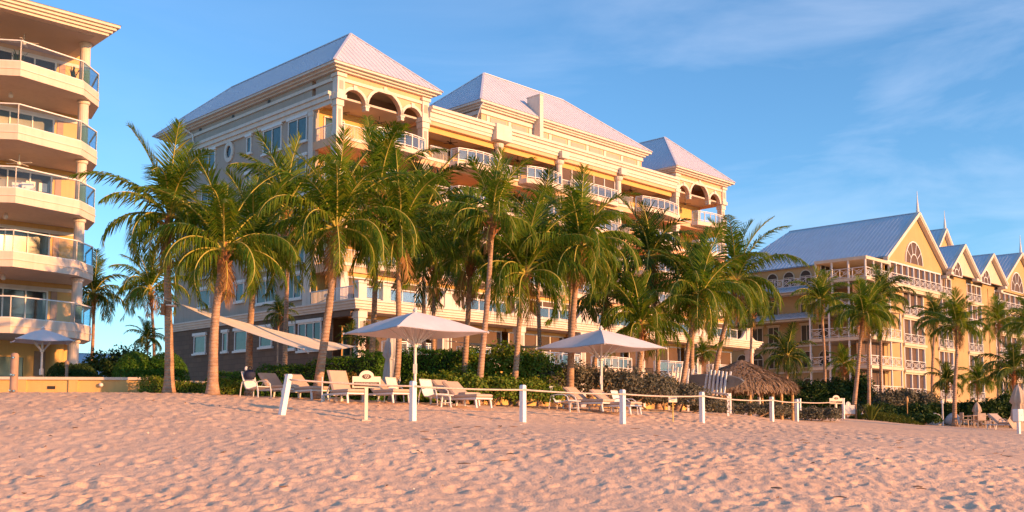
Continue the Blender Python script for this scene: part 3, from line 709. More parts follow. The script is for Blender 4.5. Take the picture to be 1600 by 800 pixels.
# terrace balustrade: pedestals, swept scroll walls, glass rail
for x, big in ((.35,1),(2.5,0),(8.4,1),(16.7,1),(24.4,1),(32.9,1),(42.1,1),(50.9,1)):
    p = LB(); p.box(x-.35, x+.35, PF-.25, PF+.3, 8.625, 9.75); p.box(x-.43, x+.43, PF-.33, PF+.38, 9.75, 9.92); p.put('pedestal', M['trim'])
    if x > 5:
        for sgn in (-1, 1):
            prof = [(x+sgn*.36, 8.63)]+[(x+sgn*(.36+1.5*t), 8.63+1.0*(1-t)**2.3+.06) for t in np.linspace(0, 1, 9)]+[(x+sgn*1.86, 8.63)]
            s = LB(); s.prism(prof, PF-.15, PF+.1, 'y'); s.put('scroll_wall', M['trim'])
xs = [.75, 2.15, 2.9, 6.5, 10.3, 14.8, 18.6, 22.5, 26.3, 31.0, 34.8, 40.2, 44.0, 49.0]
for x0, x1 in zip(xs[::2], xs[1::2]):
    r = LB(); gm = LB()
    r.beam((x0-.05, PF, 9.6), (x1+.05, PF, 9.6), .09, .07); r.beam((x0-.05, PF, 8.74), (x1+.05, PF, 8.74), .05)
    for a in np.linspace(x0, x1, max(2, int((x1-x0)/1.2)+1)): r.beam((a, PF, 8.63), (a, PF, 9.6), .07)
    gm.box(x0, x1, PF-.008, PF+.008, 8.8, 9.5); ro = r.put('railing', M['white']); gm.build('rail_glass', M['railglass'], ro, (0, 0, -BASE))
r = LB()
for a in np.arange(-2.2, 3.2, .16): r.beam((-.02, a, 8.63), (-.02, a, 9.55), .035)
r.beam((-.02, -2.3, 9.58), (-.02, 3.2, 9.58), .08, .06)
r.put('railing', M['white'])
t = LB(); t.box(-.1, 0.0, 3.25, 3.9, 8.63, 11.3); t.put('pilaster', M['trim'])

# ================================================================== LEFT BUILDING
PL = R(46); RZL = math.pi/2-PL
W0 = P(122, 300, 58.0); BL = 1.9-EYE
leftb = thing('apartment_building', 'amber apartment block with stacked angular glass balconies and a tiled overhanging roof', 'building', (W0.x, W0.y, EYE+BL), RZL)
Mi = Matrix.Rotation(-RZL, 3, 'Z')
def LL(X, Y): v = Mi @ Vector((X-W0.x, Y-W0.y, 0)); return (v.x, v.y)
class LBL(MB):
    def put(s, name, m, parent=leftb, **k): return s.build(name, m, parent, (0, 0, -BL), **k)
FL = [5.3, 8.7, 12.0, 15.3, 18.66]
w = LBL(); w.box(-30, 0, 0, 13, BL-1, 21.6); w.put('wall', M['yellow'])
pl = [(-31.5,50.0),(-25.45,50.9),(-23.5,54.0),(-23.52,56.1),(-24.7,58.2)]
pts = [LL(*p) for p in pl]
pts = [(pts[0][0], -.01)]+pts[:-1]+[(pts[-1][0]-.0, -.01)] if pts[0][1] < -.01 else pts
for k, z in enumerate(FL):
    poly = [(x, min(y, -.012)) for x, y in pts]
    b = LBL(); b.prism(poly, z-.78, z, 'z'); o = b.put('balcony', M['pale'])
    cx = sum(p[0] for p in poly)/len(poly); cy = sum(p[1] for p in poly)/len(poly)
    lip = LBL(); big = [(cx+(x-cx)*1.008, min(-.012, cy+(y-cy)*1.015)) for x, y in poly]; lip.prism(big, z-.42, z-.36, 'z'); lip.build('balcony_lip', M['trim'], o, (0, 0, -BL))
    ins = [(cx+(x-cx)*.985, cy+(y-cy)*.965) for x, y in poly]
    r = LBL(); gm = LBL()
    for i in range(1, len(ins)-1):
        p, q = ins[i], ins[i+1]
        r.beam((*p, z+1.12), (*q, z+1.12), .08, .06); r.beam((*p, z+.03), (*q, z+.03), .07, .05)
        L = math.hypot(q[0]-p[0], q[1]-p[1]); n = max(1, round(L/2.6))
        for j in range(n+1): t = j/n; r.box(p[0]+(q[0]-p[0])*t-.025, p[0]+(q[0]-p[0])*t+.025, p[1]+(q[1]-p[1])*t-.025, p[1]+(q[1]-p[1])*t+.025, z+.002, z+1.09)
        gm.add([(*p, z+.06), (*q, z+.06), (*q, z+1.08), (*p, z+1.08)], [(0,1,2,3)])
    r.build('railing', M['white'], o, (0, 0, -BL)); gm.build('rail_glass', M['railglass2'], o, (0, 0, -BL))
    # tinted end panel of the railing
    p, q = ins[-3], ins[-2]; eg = LBL(); eg.add([(p[0]+.03, p[1], z+.08), (q[0]+.03, q[1], z+.08), (q[0]+.03, q[1], z+1.06), (p[0]+.03, p[1], z+1.06)], [(0,1,2,3)]); eg.build('tinted_panel', M['blueglass'], o, (0, 0, -BL))
    zt = FL[k+1]-.8 if k < 4 else 21.2
    c = LBL(); cxy = LL(-23.95, 55.1); c.lathe((*cxy, 0), [(.36,z+.005),(.36,z+.12),(.29,z+.18),(.27,zt-.2),(.34,zt-.14),(.34,zt-.005)], 16); c.put('column', M['pale'], smooth=False)
    for a, nm, wd in ((-6.9, 2, 2.4), (-3.3, 3, 3.6)):
        window(leftb, BL, None, 'white', (a, 0), (1, 0), z+.02, z+2.15, wd, nm, 'glassdark' if (k+nm) % 2 else 'glassteal', sill=False, name='sliding_door')
    window(leftb, BL, None, 'white', (-11.5, 0), (1, 0), z+.02, z+2.15, 3.6, 3, 'glassdark', sill=False, name='sliding_door')
    s = LBL(); s.box(-1.32, -.98, -.05, -.001, z+.02, zt-.3); s.put('shutter_post', M['taupe'])
    hb = LBL(); hb.box(-9, -.02, -.06, -.002, zt-.45, zt-.25); hb.put('wall_band', M['trim'])
    if k in (2, 4): fan(leftb, BL, -4.0, -2.2, zt, 'white', .75, .2+k)
    else:
        l = LBL(); l.lathe((-4.5, -2.0, zt-.32), [(.06,0),(.13,.06),(.13,.2),(.04,.32)], 10); l.put('ceiling_lamp', M['white'])
p = LBL(); p.box(-2.9, -2.4, -.04, -.001, 13.1, 13.6); p.put('wall_picture', M['white']); p = LBL(); p.box(-2.2, -1.75, -.04, -.001, 13.1, 13.6); p.put('wall_picture', M['white'])
c = LBL(); cxy = LL(-24.05, 55.1); c.lathe((*cxy, 0), [(.4,BL-.5),(.4,BL+.3),(.31,BL+.4),(.29,4.3),(.36,4.37),(.36,4.515)], 16); c.put('column', M['pale'])
c = LBL(); c.lathe((-1.1, -.6, 0), [(.4,BL-.5),(.36,4.515)], 16); c.put('column', M['yellow'])
for a, wd, nm in ((-4.2, 3.2, 1), (-8.2, 3.6, 1)): window(leftb, BL, None, 'yellow', (a, 0), (1, 0), BL+.3, 3.7, wd, nm, 'glassteal', sill=False)
s = LBL(); s.box(-2.1, -1.5, -.05, -.001, BL, 4.0); s.put('grey_door', M['taupe'])
# roof: deep soffit with stepped cornice and low tiled hip
ce = LL(-21.58, 54.0)
rf = LBL(); x1, y0 = ce
for z0, z1, p in ((21.22,21.36,-.45),(21.36,21.5,-.3),(21.5,21.64,-.15),(21.64,21.78,0)): rf.box(-34, x1+p, y0-p, 15, z0, z1)
rf.put('eaves', M['pale'])
sf = LBL(); sf.box(-34, x1-1.0, y0+1.0, -.01, 21.2, 21.219); sf.put('soffit', M['ceil'])
rt = LBL(); rt.add([(-34,y0-.05,21.79),(x1+.05,y0-.05,21.79),(x1+.05,15,21.79),(-34,15,21.79),(-28,5,24.4),(x1-9,5,24.4)], [(0,1,5,4),(1,2,5),(2,3,4,5),(3,0,4),(3,2,1,0)]); rt.put('roof', M['tile'])

# ================================================================== RIGHT BUILDING
OR = P(1430, 335, 118.0); BR = .9-EYE
rightb = thing('gabled_building', 'buff hotel with blue metal roofs, a row of steep gables and white screened balcony stacks', 'building', (OR.x, OR.y, EYE+BR), RZ)
class LBR(MB):
    def put(s, name, m, parent=rightb, **k): return s.build(name, m, parent, (0, 0, -BR), **k)
RF = [2.85, 6.05, 9.15, 12.4, 15.7]
def gable(ax, az, x0, x1, zf, y0, depth, wallm, over=.55, open_fan=None, hip=0, spire=False, name='gable'):
    """gable wall with raking boards, roof planes running back, optional half-round window"""
    wl = LBR()
    zb_ = zf-.35
    poly = [(x0+.3, zb_), (x1-.3, zb_), (ax, az-.45)]
    wl.prism(poly, y0, y0+.3, 'y'); wl.put('gable_wall', M[wallm])
    rb = LBR()
    for (xa, s) in ((x0, 1), (x1, -1)):
        p0 = Vector((xa, y0-.28, zf-.30)); p1 = Vector((ax, y0-.28, az-.18))
        rb.beam(p0, p1, .42, .5, up=(0, 1, 0)); rb.beam(p0+Vector((0,-.26,.12)), p1+Vector((0,-.26,.12)), .3, .12, up=(0, 1, 0))
    for xa in (x0+.05, x1-.85): rb.box(xa, xa+.8, y0-.45, y0+.2, zf-.75, zf-.38)
    rb.put('rake_board', M['trim'])
    rf, sm = LBR(), LBR()
    yo = y0-over
    for xa in (x0, x1):
        s = 1 if xa == x0 else -1
        f = [(xa, yo, zf), (ax, yo, az), (ax, y0+depth-hip, az), (xa, y0+depth, zf)]
        rf.add(f, [(0,1,2,3)] if s > 0 else [(3,2,1,0)]); rf.add([(x, y, z-.12) for x, y, z in f], [(3,2,1,0)] if s > 0 else [(0,1,2,3)])
        seams(sm, f, .5, .06, .05)
    if hip: f = [(x0, y0+depth, zf), (x1, y0+depth, zf), (ax, y0+depth-hip, az)]; rf.add(f, [(0,1,2)])
    sm.beam((ax, yo, az+.03), (ax, y0+depth-hip, az+.03), .2, .08)
    rf.put('roof', M['blueroof']); sm.put('roof_seams', M['blueseam'])
    if spire:
        s = LBR(); s.tube([(ax, y0-.3, az-.3), (ax, y0-.3, az+.7), (ax, y0-.3, az+1.6), (ax, y0-.3, az+2.6)], [.22, .15, .06, .02], 8); s.put('spire', M['white'])
def fanwin(cx, zb_, r, y, spokes=5):
    ri = LBR(); n = 20
    for k in range(n):
        a0 = math.pi*k/n; a1 = math.pi*(k+1)/n; v = []
        for a in (a0, a1):
            for rr, d in ((r, 0), (r, -.12), (r-.14, -.12), (r-.14, 0)): v.append((cx+rr*math.cos(a), y+d, zb_+rr*1.12*math.sin(a)))
        ri.add(v, [(0,1,5,4),(1,2,6,5),(2,3,7,6)])
        v = []
        for a in (a0, a1):
            for rr, d in ((r*.45, 0), (r*.45, -.1), (r*.45-.1, -.1), (r*.45-.1, 0)): v.append((cx+rr*math.cos(a), y+d, zb_+rr*1.12*math.sin(a)))
        ri.add(v, [(0,1,5,4),(1,2,6,5),(2,3,7,6)])
    for k in range(1, spokes):
        a = math.pi*k/spokes; ri.beam((cx+r*.45*math.cos(a), y-.06, zb_+r*.5*math.sin(a)), (cx+r*.95*math.cos(a), y-.06, zb_+r*1.06*math.sin(a)), .09)
    ri.box(cx-r, cx+r, y-.12, y-.004, zb_-.1, zb_)
    o = ri.put('fan_window', M['white'])
    pn = LBR(); pn.prism([(cx+(r-.06)*math.cos(math.pi*k/n), zb_+(r-.06)*1.12*math.sin(math.pi*k/n)) for k in range(n+1)], y-.03, y-.005, 'y'); pn.build('pane', M['screen'], o, (0, 0, -BR))
def xrail(mb, p, q, z, h=1.0, n=3):
    p = Vector((*p, z)); q = Vector((*q, z)); u = Vector((0, 0, 1))
    mb.beam(p+u*h, q+u*h, .09, .07); mb.beam(p+u*.12, q+u*.12, .07, .06)
    for i in range(n+1):
        c = p.lerp(q, i/n); mb.beam(c, c+u*h, .07)
    for i in range(n):
        a = p.lerp(q, i/n); b_ = p.lerp(q, (i+1)/n); m_ = (a+b_)/2+u*(h*.56); d = (b_-a)
        mb.beam(a+u*.15, b_+u*(h-.08), .042); mb.beam(b_+u*.15, a+u*(h-.08), .042)
        k = .24
        c = [m_+u*k*h, m_+d*k, m_-u*k*h, m_-d*k]
        for j in range(4): mb.beam(c[j], c[(j+1) % 4], .036)
def stack(x0, x1, y, floors, ztops, nrail=3, nm=4, dep=1.6):
    """a column of screened balconies let into the front wall"""
    for z, zt in zip(floors, ztops):
        s = LBR(); s.box(x0+.1, x1-.1, y+.20, y+.22, z, zt-.3); so = s.put('screen', M['screen'])
        f = LBR()
        for a in np.linspace(x0, x1-.16, nm): f.box(a, a+.16, y-.05, y+.28, z, zt-.25)
        f.box(x0, x1, y-.04, y+.26, zt-.42, zt-.25); f.build('mullion', M['white'], so, (0, 0, -BR))
        r = LBR(); xrail(r, (x0+.08, y-.08), (x1-.08, y-.08), z+.0, 1.05, nrail); r.put('railing', M['white'])
        b_ = LBR(); b_.box(x0-.25, x1+.25, y-.25, y+.35, z-.32, z-.01); b_.box(x0-.12, x1+.12, y-.1, y+.35, z-.5, z-.32); b_.put('balcony_slab', M['rcream'])
wl = LBR(); wl.box(-8.8, 45, 2.6, 20, BR-1.5, 18.6); wl.put('back_wall', M['rshaded'])
for x0, x1 in ((-8.8,-3.6),(2.2,6.4),(10.9,16.0),(21.0,25.9),(44,45)):
    wl = LBR(); wl.box(x0, x1, .3, 2.6, BR-1.5, 15.3 if x0 < 0 else 18.4); wl.put('front_wall', M['rshaded'])
wl = LBR(); wl.box(-8.79, 45, .32, .6, 18.15, 18.6); wl.put('front_wall', M['rshaded'])
tops = RF[1:]+[18.3]
stack(-3.6, 2.2, .3, RF[:4], tops[:4]); stack(6.4, 10.9, .3, RF, tops); stack(16.0, 21.0, .3, RF, tops); stack(25.9, 44.0, .3, RF, tops, 9, 10)
stack(-8.2, 6.0, -.35, [15.7], [18.35], 9, 10)
b_ = LBR(); b_.box(-8.4, 6.2, -.4, .3, 15.0, 15.36); b_.put('beam', M['rcream'])
b_ = LBR(); b_.box(-8.8, 6.3, -.3, .3, 18.12, 18.45); b_.put('beam', M['ryellow'])
# corner porches with screens on two faces
for z, zt in zip(RF, tops):
    x0, x1, y0, y1 = (-14.2, -8.2, -.35, 5.6)
    if z < 12: x0, x1, y0, y1 = -15.4, -7.6, -1.2, 5.8
    if z > 15: zt = 17.95
    f = LBR()
    for a in np.linspace(x0, x1-.16, 4): f.box(a, a+.16, y0, y0+.16, z, zt-.3)
    for a in np.linspace(y0+.02, y1-.16, 4)[1:]: f.box(x0, x0+.16, a, a+.16, z, zt-.3)
    fo = f.put('porch_post', M['white'])
    r = LBR(); xrail(r, (x0+.08, y0+.06), (x1-.05, y0+.06), z, 1.05, 5); xrail(r, (x0+.07, y0+.1), (x0+.07, y1), z, 1.05, 4); r.put('railing', M['white'])
    b_ = LBR(); b_.box(x0-.15, x1, y0-.15, y1, z-.34, z-.01); b_.box(x0-.1, x1, y0-.1, y1, zt-.34, zt-.002 if z > 15 else zt-.342); b_.put('balcony_slab', M['rcream'])
    if z not in (15.7,):
        s = LBR(); s.box(x0+.1, x1-.5, y0+1.6, y0+1.63, z, zt-.36); s.put('screen', M['screen'])
    else:
        w2 = LBR(); w2.box(-8.9, -8.802, -.0, 5.6, z, zt-.35); w2.put('porch_wall', M['loggia'])
        w3 = LBR(); w3.box(x0+.2, x1-.5, 5.4, 5.55, z, zt-.35); w3.put('porch_wall', M['loggia'])
        window(rightb, BR, None, 'white', (x0+2.5, 5.4), (1, 0), z+.05, z+2.0, 3.2, 3, 'dimroom', sill=False, name='door')
# left side face: arched windows, metal awnings, balconies
for k, z in enumerate(RF):
    for y in (7.4, 9.6, 11.8, 14.0, 16.2, 18.4):
        if k < 4 and y == 11.8: continue
        arched = k in (0, 1, 3, 4)
        window(rightb, BR, None, 'rcream', (-8.8, y), (0, -1), z+.35, z+2.35, 1.5, 2, 'glassdark', sill=arched is False, arched=arched)
    if k in (1, 2):
        bd = LBR(); bd.box(-8.95, -8.802, 5.8, 20, z-.25, z-.05); bd.put('string_course', M['rcream'])
for z, zr in ((15.35, 16.25), (12.2, 13.0)):
    aw = LBR(); sm = LBR(); f = [(-10.8, 5.7, z), (-8.81, 5.7, zr), (-8.81, 20.5, zr), (-10.8, 20.5, z)]
    aw.add(f+[(x, y, q-.1) for x, y, q in f], [(0,1,2,3),(7,6,5,4),(0,4,5,1),(3,2,6,7),(0,3,7,4)]); seams(sm, f, .5, .06, .05)
    a_ = aw.put('awning_roof', M['blueroof']); sm.build('awning_seams', M['blueseam'], a_, (0, 0, -BR))
    s2 = LBR(); s2.box(-10.6, -8.81, 5.75, 20, z-.35, z-.12); s2.put('awning_beam', M['rcream'])
r = LBR(); xrail(r, (-10.2, 5.8), (-10.2, 20), 15.9, 1.0, 14); r.put('railing', M['white'])
for x in (8.65, 18.5, 23.5, 4.2):
    w3 = LBR(); w3.box(x-.05, x+.05, .22, .298, 4, 18) ; w3.put('downpipe', M['ryellow'])
gable(0, 24.75, -9.1, 8.6, 18.5, 0, 21, 'ryellow', hip=4.5, spire=True)
fanwin(-.9, 18.5, 2.45, -.002)
gable(12.3, 22.4, 7.6, 17.0, 18.9, -.6, 8, 'rcream'); fanwin(10.4, 18.3, 1.7, -.602, 4)
gable(22.2, 22.4, 17.0, 27.2, 18.9, -.6, 8, 'rcream'); fanwin(20.2, 18.3, 1.7, -.602, 4)
gable(35.4, 24.2, 26.4, 44.4, 18.5, 0, 14, 'ryellow', spire=True); fanwin(34.0, 18.5, 2.5, -.002)
gable(23.6, 26.9, 16.1, 31.1, 19.2, 6, 12, 'ryellow', spire=True)
w3 = LBR(); w3.box(16.5, 30.7, 6.4, 17.5, 17.5, 19.0); w3.put('back_wall', M['ryellow'])

# ---- small house with a blue roof, far between the left block and the hotel
hp = P(168, 560, 120.0)
h = thing('small_house', 'low grey house with a blue metal roof glimpsed between the two left buildings', 'house', (hp.x, hp.y, 1.6), R(38))
m_ = MB(); m_.box(-8, 8, -4, 5, 0, 4.4); m_.build('wall', M['boulder'], h)
rf, sm = MB(), MB(); hip_roof(rf, sm, -8.8, 8.8, -4.8, 5.8, 4.4, (-4.2, .5, 8.0), (4.2, .5, 8.0), .6); rf.build('roof', M['blueroof'], h); sm.build('roof_seams', M['blueseam'], h)
for x in (-5, -1.5, 2, 5.5): window(h, 0, None, 'white', (x, -4), (1, 0), 1, 3, 1.4, 2)
# ================================================================== PALMS
def crown_mesh(rng, L, n=24, dark=False, drop=1.0, leaf=.80, dead=2):
    V = []; Fq = []; mi = []
    mb = MB(); lv = []; lf = []; lm = []
    for i in range(n):
        t = i/(n-1)
        az = i*2.39996+rng.uniform(-.5, .5)
        isdead = i >= n-dead
        e0 = R(86)-t**.9*R(100)+rng.uniform(-.14, .14)
        if i < 3: e0 = R(88)-i*R(5)
        ln = L*(.80+.20*math.sin(math.pi*min(1, t*1.15+.12)))*rng.uniform(.78, 1.12)
        if isdead: e0 = R(-62)+rng.uniform(-.2, .1); ln *= .6
        k = (R(46)+R(84)*min(1, t*2.0))*drop*rng.uniform(.7, 1.3)*(1 if not isdead else .3)
        if i < 3: k *= .7
        m = 13; pts = [Vector((0, 0, 0))]; tw = rng.uniform(-.5, .5)
        for j in range(m):
            s = (j+.5)/m; e = e0-k*s**1.5; a = az+tw*s*s
            pts.append(pts[-1]+Vector((math.cos(a)*math.cos(e), math.sin(a)*math.cos(e), math.sin(e)))*(ln/m))
        o = len(mb.v); mb.tube(pts, [.042*(1-.80*j/m) for j in range(m+1)], 4, False)
        nl = int(60*min(1.15, ln/3.2)); mt = 2 if isdead else 0
        up0 = Vector((0, 0, 1))
        for side in (-1, 1):
            for j in range(nl):
                s = .10+.90*(j+rng.random()*.6)/nl
                f = s*m; a = min(m-1, int(f)); p = pts[a].lerp(pts[a+1], f-a); d = (pts[a+1]-pts[a]).normalized()
                lat = d.cross(up0)
                if lat.length < .15: lat = Vector((-math.sin(az), math.cos(az), 0))
                lat.normalize(); up = lat.cross(d).normalized()
                prof = (min(1, s/.22)**.6)*(1-max(0, (s-.55)/.45)**1.6*.72)
                w = leaf*prof*rng.uniform(.72, 1.18)*(L/3.4)**.4
                young = max(0, 1-t*2.6)
                if rng.random() < .07: continue
                dr = lat*side*(.78)+d*(.62+.5*s)+up*(.12+.25*young)+Vector((rng.gauss(0, .06), rng.gauss(0, .06), rng.gauss(0, .06)))
                dr.normalize(); hang = (.5+1.25*min(1, t*1.5))*(.6+.8*rng.random())*(1-.75*young)
                q1 = p+dr*(w*.45)+Vector((0, 0, -1))*w*.10*hang
                d2 = (dr+Vector((0, 0, -1))*hang*1.25).normalized(); q2 = q1+d2*w*.6
                hw = d*(.025+.010*rng.random())
                b0 = len(lv); lv += [p-hw*.7, p+hw*.7, q1+hw, q1-hw, q2+hw*.12, q2-hw*.12]
                lf += [(b0, b0+1, b0+2, b0+3), (b0+3, b0+2, b0+4, b0+5)]; lm += [mt, mt]
    n1 = len(mb.v); f1 = len(mb.f)
    me = bpy.data.meshes.new('crown')
    me.from_pydata([tuple(v) for v in mb.v]+[tuple(v) for v in lv], [], mb.f+[tuple(i+n1 for i in f) for f in lf])
    for k in ('frond2' if dark else 'frond', 'rachis', 'dead'): me.materials.append(M[k])
    me.polygons.foreach_set('material_index', [1]*f1+lm); me.update()
    return me
SHARED = {}
NP = [0]
def palm(label, bx, d, cx, cy, L0, n=24, dark=False, bend=None, r=.17, share=None, drop=1.0, group='coconut palms', dc=None, dead=2, by=None):
    NP[0] += 1; rng = random.Random(100+NP[0]); L = L0*.97
    base = G(bx, d); top = P(cx, cy, dc or d)
    n = max(13, int(n*1.06))
    t = thing('palm_tree', label, 'palm tree', base, 0, group)
    h = top-base; pts = []; K = 16
    for i in range(K+1):
        s = i/K
        if bend: sx = h.x*(1-(1-s)**bend) if bend > 1 else h.x*s**(1/bend)
        else: sx = h.x*(s*.65+.35*s*s)
        pts.append((sx+.05*math.sin(s*5+NP[0]), h.y*s, h.z*s-.15*(1-s)))
    rad = [r*.86*(1.0-.38*(i/K))*(1+1.0*math.exp(-(i/K)*h.z/.35)*.75)*(1+.03*math.sin(i*2.3)) for i in range(K+1)]
    MB().tube(pts, rad, 10).build('trunk', M['bark'], t, smooth=True)
    # fibrous sheath under the fronds with a few old boots
    sh = MB(); q0 = Vector(pts[-1]); dn = (q0-Vector(pts[-2])).normalized(); rt = rad[-1]
    sh.tube([q0-dn*.75, q0-dn*.55, q0-dn*.25, q0+dn*.12, q0+dn*.4], [rt*1.04, rt*1.45, rt*1.6, rt*1.25, rt*.5], 9)
    for k in range(9):
        a = k*2.4; v = Vector((math.cos(a), math.sin(a), 0)); p = q0-dn*(.55-.05*k)
        sh.beam(p+v*rt*.9, p+v*(rt+.26)+Vector((0, 0, .30-.06*(k % 4))), .10, .035)
    sh.build('leaf_sheath', M['sheath'], t, smooth=False)
    if share:
        key = share
        if key not in SHARED: SHARED[key] = crown_mesh(random.Random(7+len(SHARED)), 3.0, n, dark, drop, dead=dead)
        o = bpy.data.objects.new('crown', SHARED[key]); COL.objects.link(o); o.scale = (L/3.0,)*3; o.rotation_euler = (0, 0, rng.uniform(0, 6.28))
    else:
        o = bpy.data.objects.new('crown', crown_mesh(rng, L, n, dark, drop, dead=dead)); COL.objects.link(o); o.rotation_euler = (0, 0, rng.uniform(0, 6.28))
    o.parent = t; o.location = q0+dn*.1
    return t
FG = 'coconut palms along the beach front'
palm('coconut palm whose trunk holds the high corner of the long shade sail', 261, 35.5, 264, 345, 3.7, 26, r=.19, group=FG)
palm('pale-trunked palm in front of the long shade sail, dry husks under its crown', 329, 34, 348, 396, 3.7, 26, r=.20, group=FG)
palm('coconut palm just behind the sunbed with the dark bag beside it', 389, 38.5, 396, 392, 3.7, 24, r=.17, group=FG)
palm('slim tall palm against the shaded side wall, its crown below the round oculus window', 446, 48, 447, 330, 4.3, 22, r=.15, group=FG, share='tall')
palm('stout leaning palm with orange crown base, second sunbed at its foot', 496, 35.5, 527, 362, 4.0, 26, r=.19, bend=.85, group=FG)
palm('tall straight palm rising in front of the left tower, nearest the beach sign with emblem', 576, 41.5, 594, 300, 3.9, 24, r=.16, group=FG)
palm('palm with a sharply bent foot beside the folded grey umbrella', 609, 37, 625, 378, 3.5, 24, r=.15, bend=4.5, group=FG)
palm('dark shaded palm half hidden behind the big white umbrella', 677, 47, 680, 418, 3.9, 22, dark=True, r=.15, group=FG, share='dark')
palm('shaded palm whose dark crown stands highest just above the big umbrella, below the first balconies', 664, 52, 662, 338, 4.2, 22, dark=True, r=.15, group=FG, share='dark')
palm('straight orange-barked palm rising out of the trimmed hedge', 727, 40, 733, 405, 3.7, 24, r=.16, group=FG)
palm('small-headed palm on a long thin leaning trunk behind the sunbed pair', 749, 36.5, 770, 345, 2.7, 18, r=.15, group=FG, drop=.9, dead=1)
palm('palm with an S-shaped trunk growing from the sea grape bush', 803, 38, 822, 432, 3.7, 24, r=.15, bend=.45, group=FG)
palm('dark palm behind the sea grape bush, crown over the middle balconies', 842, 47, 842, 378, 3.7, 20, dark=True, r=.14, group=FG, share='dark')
palm('large sunlit palm left of the smaller white umbrella, fronds arching far to both sides', 887, 39, 907, 392, 3.7, 26, r=.18, group=FG)
palm('grey-trunked palm close behind the large sunlit palm', 893, 42, 892, 402, 3.4, 20, r=.14, group=FG, share='tall')
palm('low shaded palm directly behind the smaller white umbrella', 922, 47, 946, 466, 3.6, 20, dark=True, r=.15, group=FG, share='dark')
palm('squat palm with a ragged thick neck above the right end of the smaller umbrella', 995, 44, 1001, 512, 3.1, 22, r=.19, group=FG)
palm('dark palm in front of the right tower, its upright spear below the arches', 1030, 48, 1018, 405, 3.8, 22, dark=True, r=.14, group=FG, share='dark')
palm('leaning palm at the left end of the paddleboard rack', 1058, 45, 1093, 468, 3.9, 26, r=.16, group=FG)
palm('upright palm tucked behind the leaning one at the paddleboard rack', 1078, 47.5, 1087, 462, 3.4, 20, r=.17, group=FG, share='tall')
palm('rightmost palm of the beach row, leaning right above the paddleboard', 1106, 49, 1149, 442, 4.2, 26, r=.17, bend=.9, group=FG)
palm('little dark palm between the two hotels', 1174, 62, 1173, 488, 2.5, 16, dark=True, r=.12, share='dark')
BG = 'palms behind the left lawn'
palm('far palm with dense head beside the lowest apartment balconies', 141, 70, 146, 462, 3.6, 24, dark=True, r=.17, group=BG, share='dark')
palm('far open-crowned palm between the apartment block and the hotel', 241, 66, 236, 455, 3.7, 20, dark=True, r=.15, group=BG, share='tall')
palm('knee-high young palm in front of the small blue-roofed house', 231, 64, 231, 532, 1.7, 14, dark=True, r=.08, group=BG, share='dark')
SP = 'small palms planted along the hotel wall'
palm('young thin palm in front of the shaded brown stone wall', 431, 58, 437, 494, 1.5, 14, dark=True, r=.07, group=SP, share='dark')
palm('potted-size palm by the amber corner doorway', 549, 62, 548, 530, 1.3, 14, dark=True, r=.09, group=SP, share='dark')
palm('bushy little palm by the corner pier of the terrace', 573, 62, 573, 532, 1.3, 14, dark=True, r=.09, group=SP, share='dark')
palm('slender little palm against the lower terrace screens near the thatched hut', 1096, 70, 1097, 556, 1.5, 12, r=.06, group=SP, share='tall')
RG = 'palms in front of the gabled hotel'
palm('tall thin palm at the shaded corner of the gabled hotel', 1291, 72, 1283, 472, 3.0, 22, r=.14, group=RG, share='tall')
palm('leaning palm with a flared foot behind the grey notice board', 1332, 60, 1350, 495, 2.9, 22, r=.16, group=RG, share='tall')
palm('pale upright palm in the middle of the cluster by the notice board', 1356, 62, 1360, 497, 2.9, 20, r=.13, group=RG, share='tall')
palm('darkest palm of the cluster in front of the corner porches', 1376, 67, 1379, 465, 2.9, 22, dark=True, r=.13, group=RG, share='dark')
palm('straight palm between the first two balcony stacks', 1457, 82, 1460, 500, 2.9, 20, dark=True, r=.17, group=RG, share='dark')
palm('palm with full round crown growing beside the pale boulder', 1492, 60, 1495, 512, 2.7, 24, r=.15, group=RG, share='tall')
palm('palm at the far balcony stack beneath the last gable', 1560, 84, 1561, 506, 2.9, 22, r=.15, group=RG, share='tall')
palm('low spreading palm behind the folded beige umbrella', 1582, 60, 1586, 582, 2.9, 20, dark=True, r=.15, group=RG, share='dark')
palm('palm cut by the right edge of the photo', 1614, 68, 1610, 512, 2.9, 20, r=.14, group=RG, share='tall')
palm('low bushy palm in the shade beside the thatched hut', 1231, 74, 1230, 560, 3.0, 24, r=.17, group=RG, share='dark', dark=True)
palm('young palm in the shrubs below the second balcony stack', 1479, 68, 1478, 598, 1.9, 16, r=.09, group=RG, share='dark', dark=True)
palm('young palm in the shrubs beneath the third balcony stack', 1527, 70, 1528, 598, 2.1, 16, r=.09, group=RG, share='tall')
palm('young golden-tipped palm against the corner porch', 1318, 66, 1318, 572, 1.7, 16, r=.08, group=RG, share='tall')

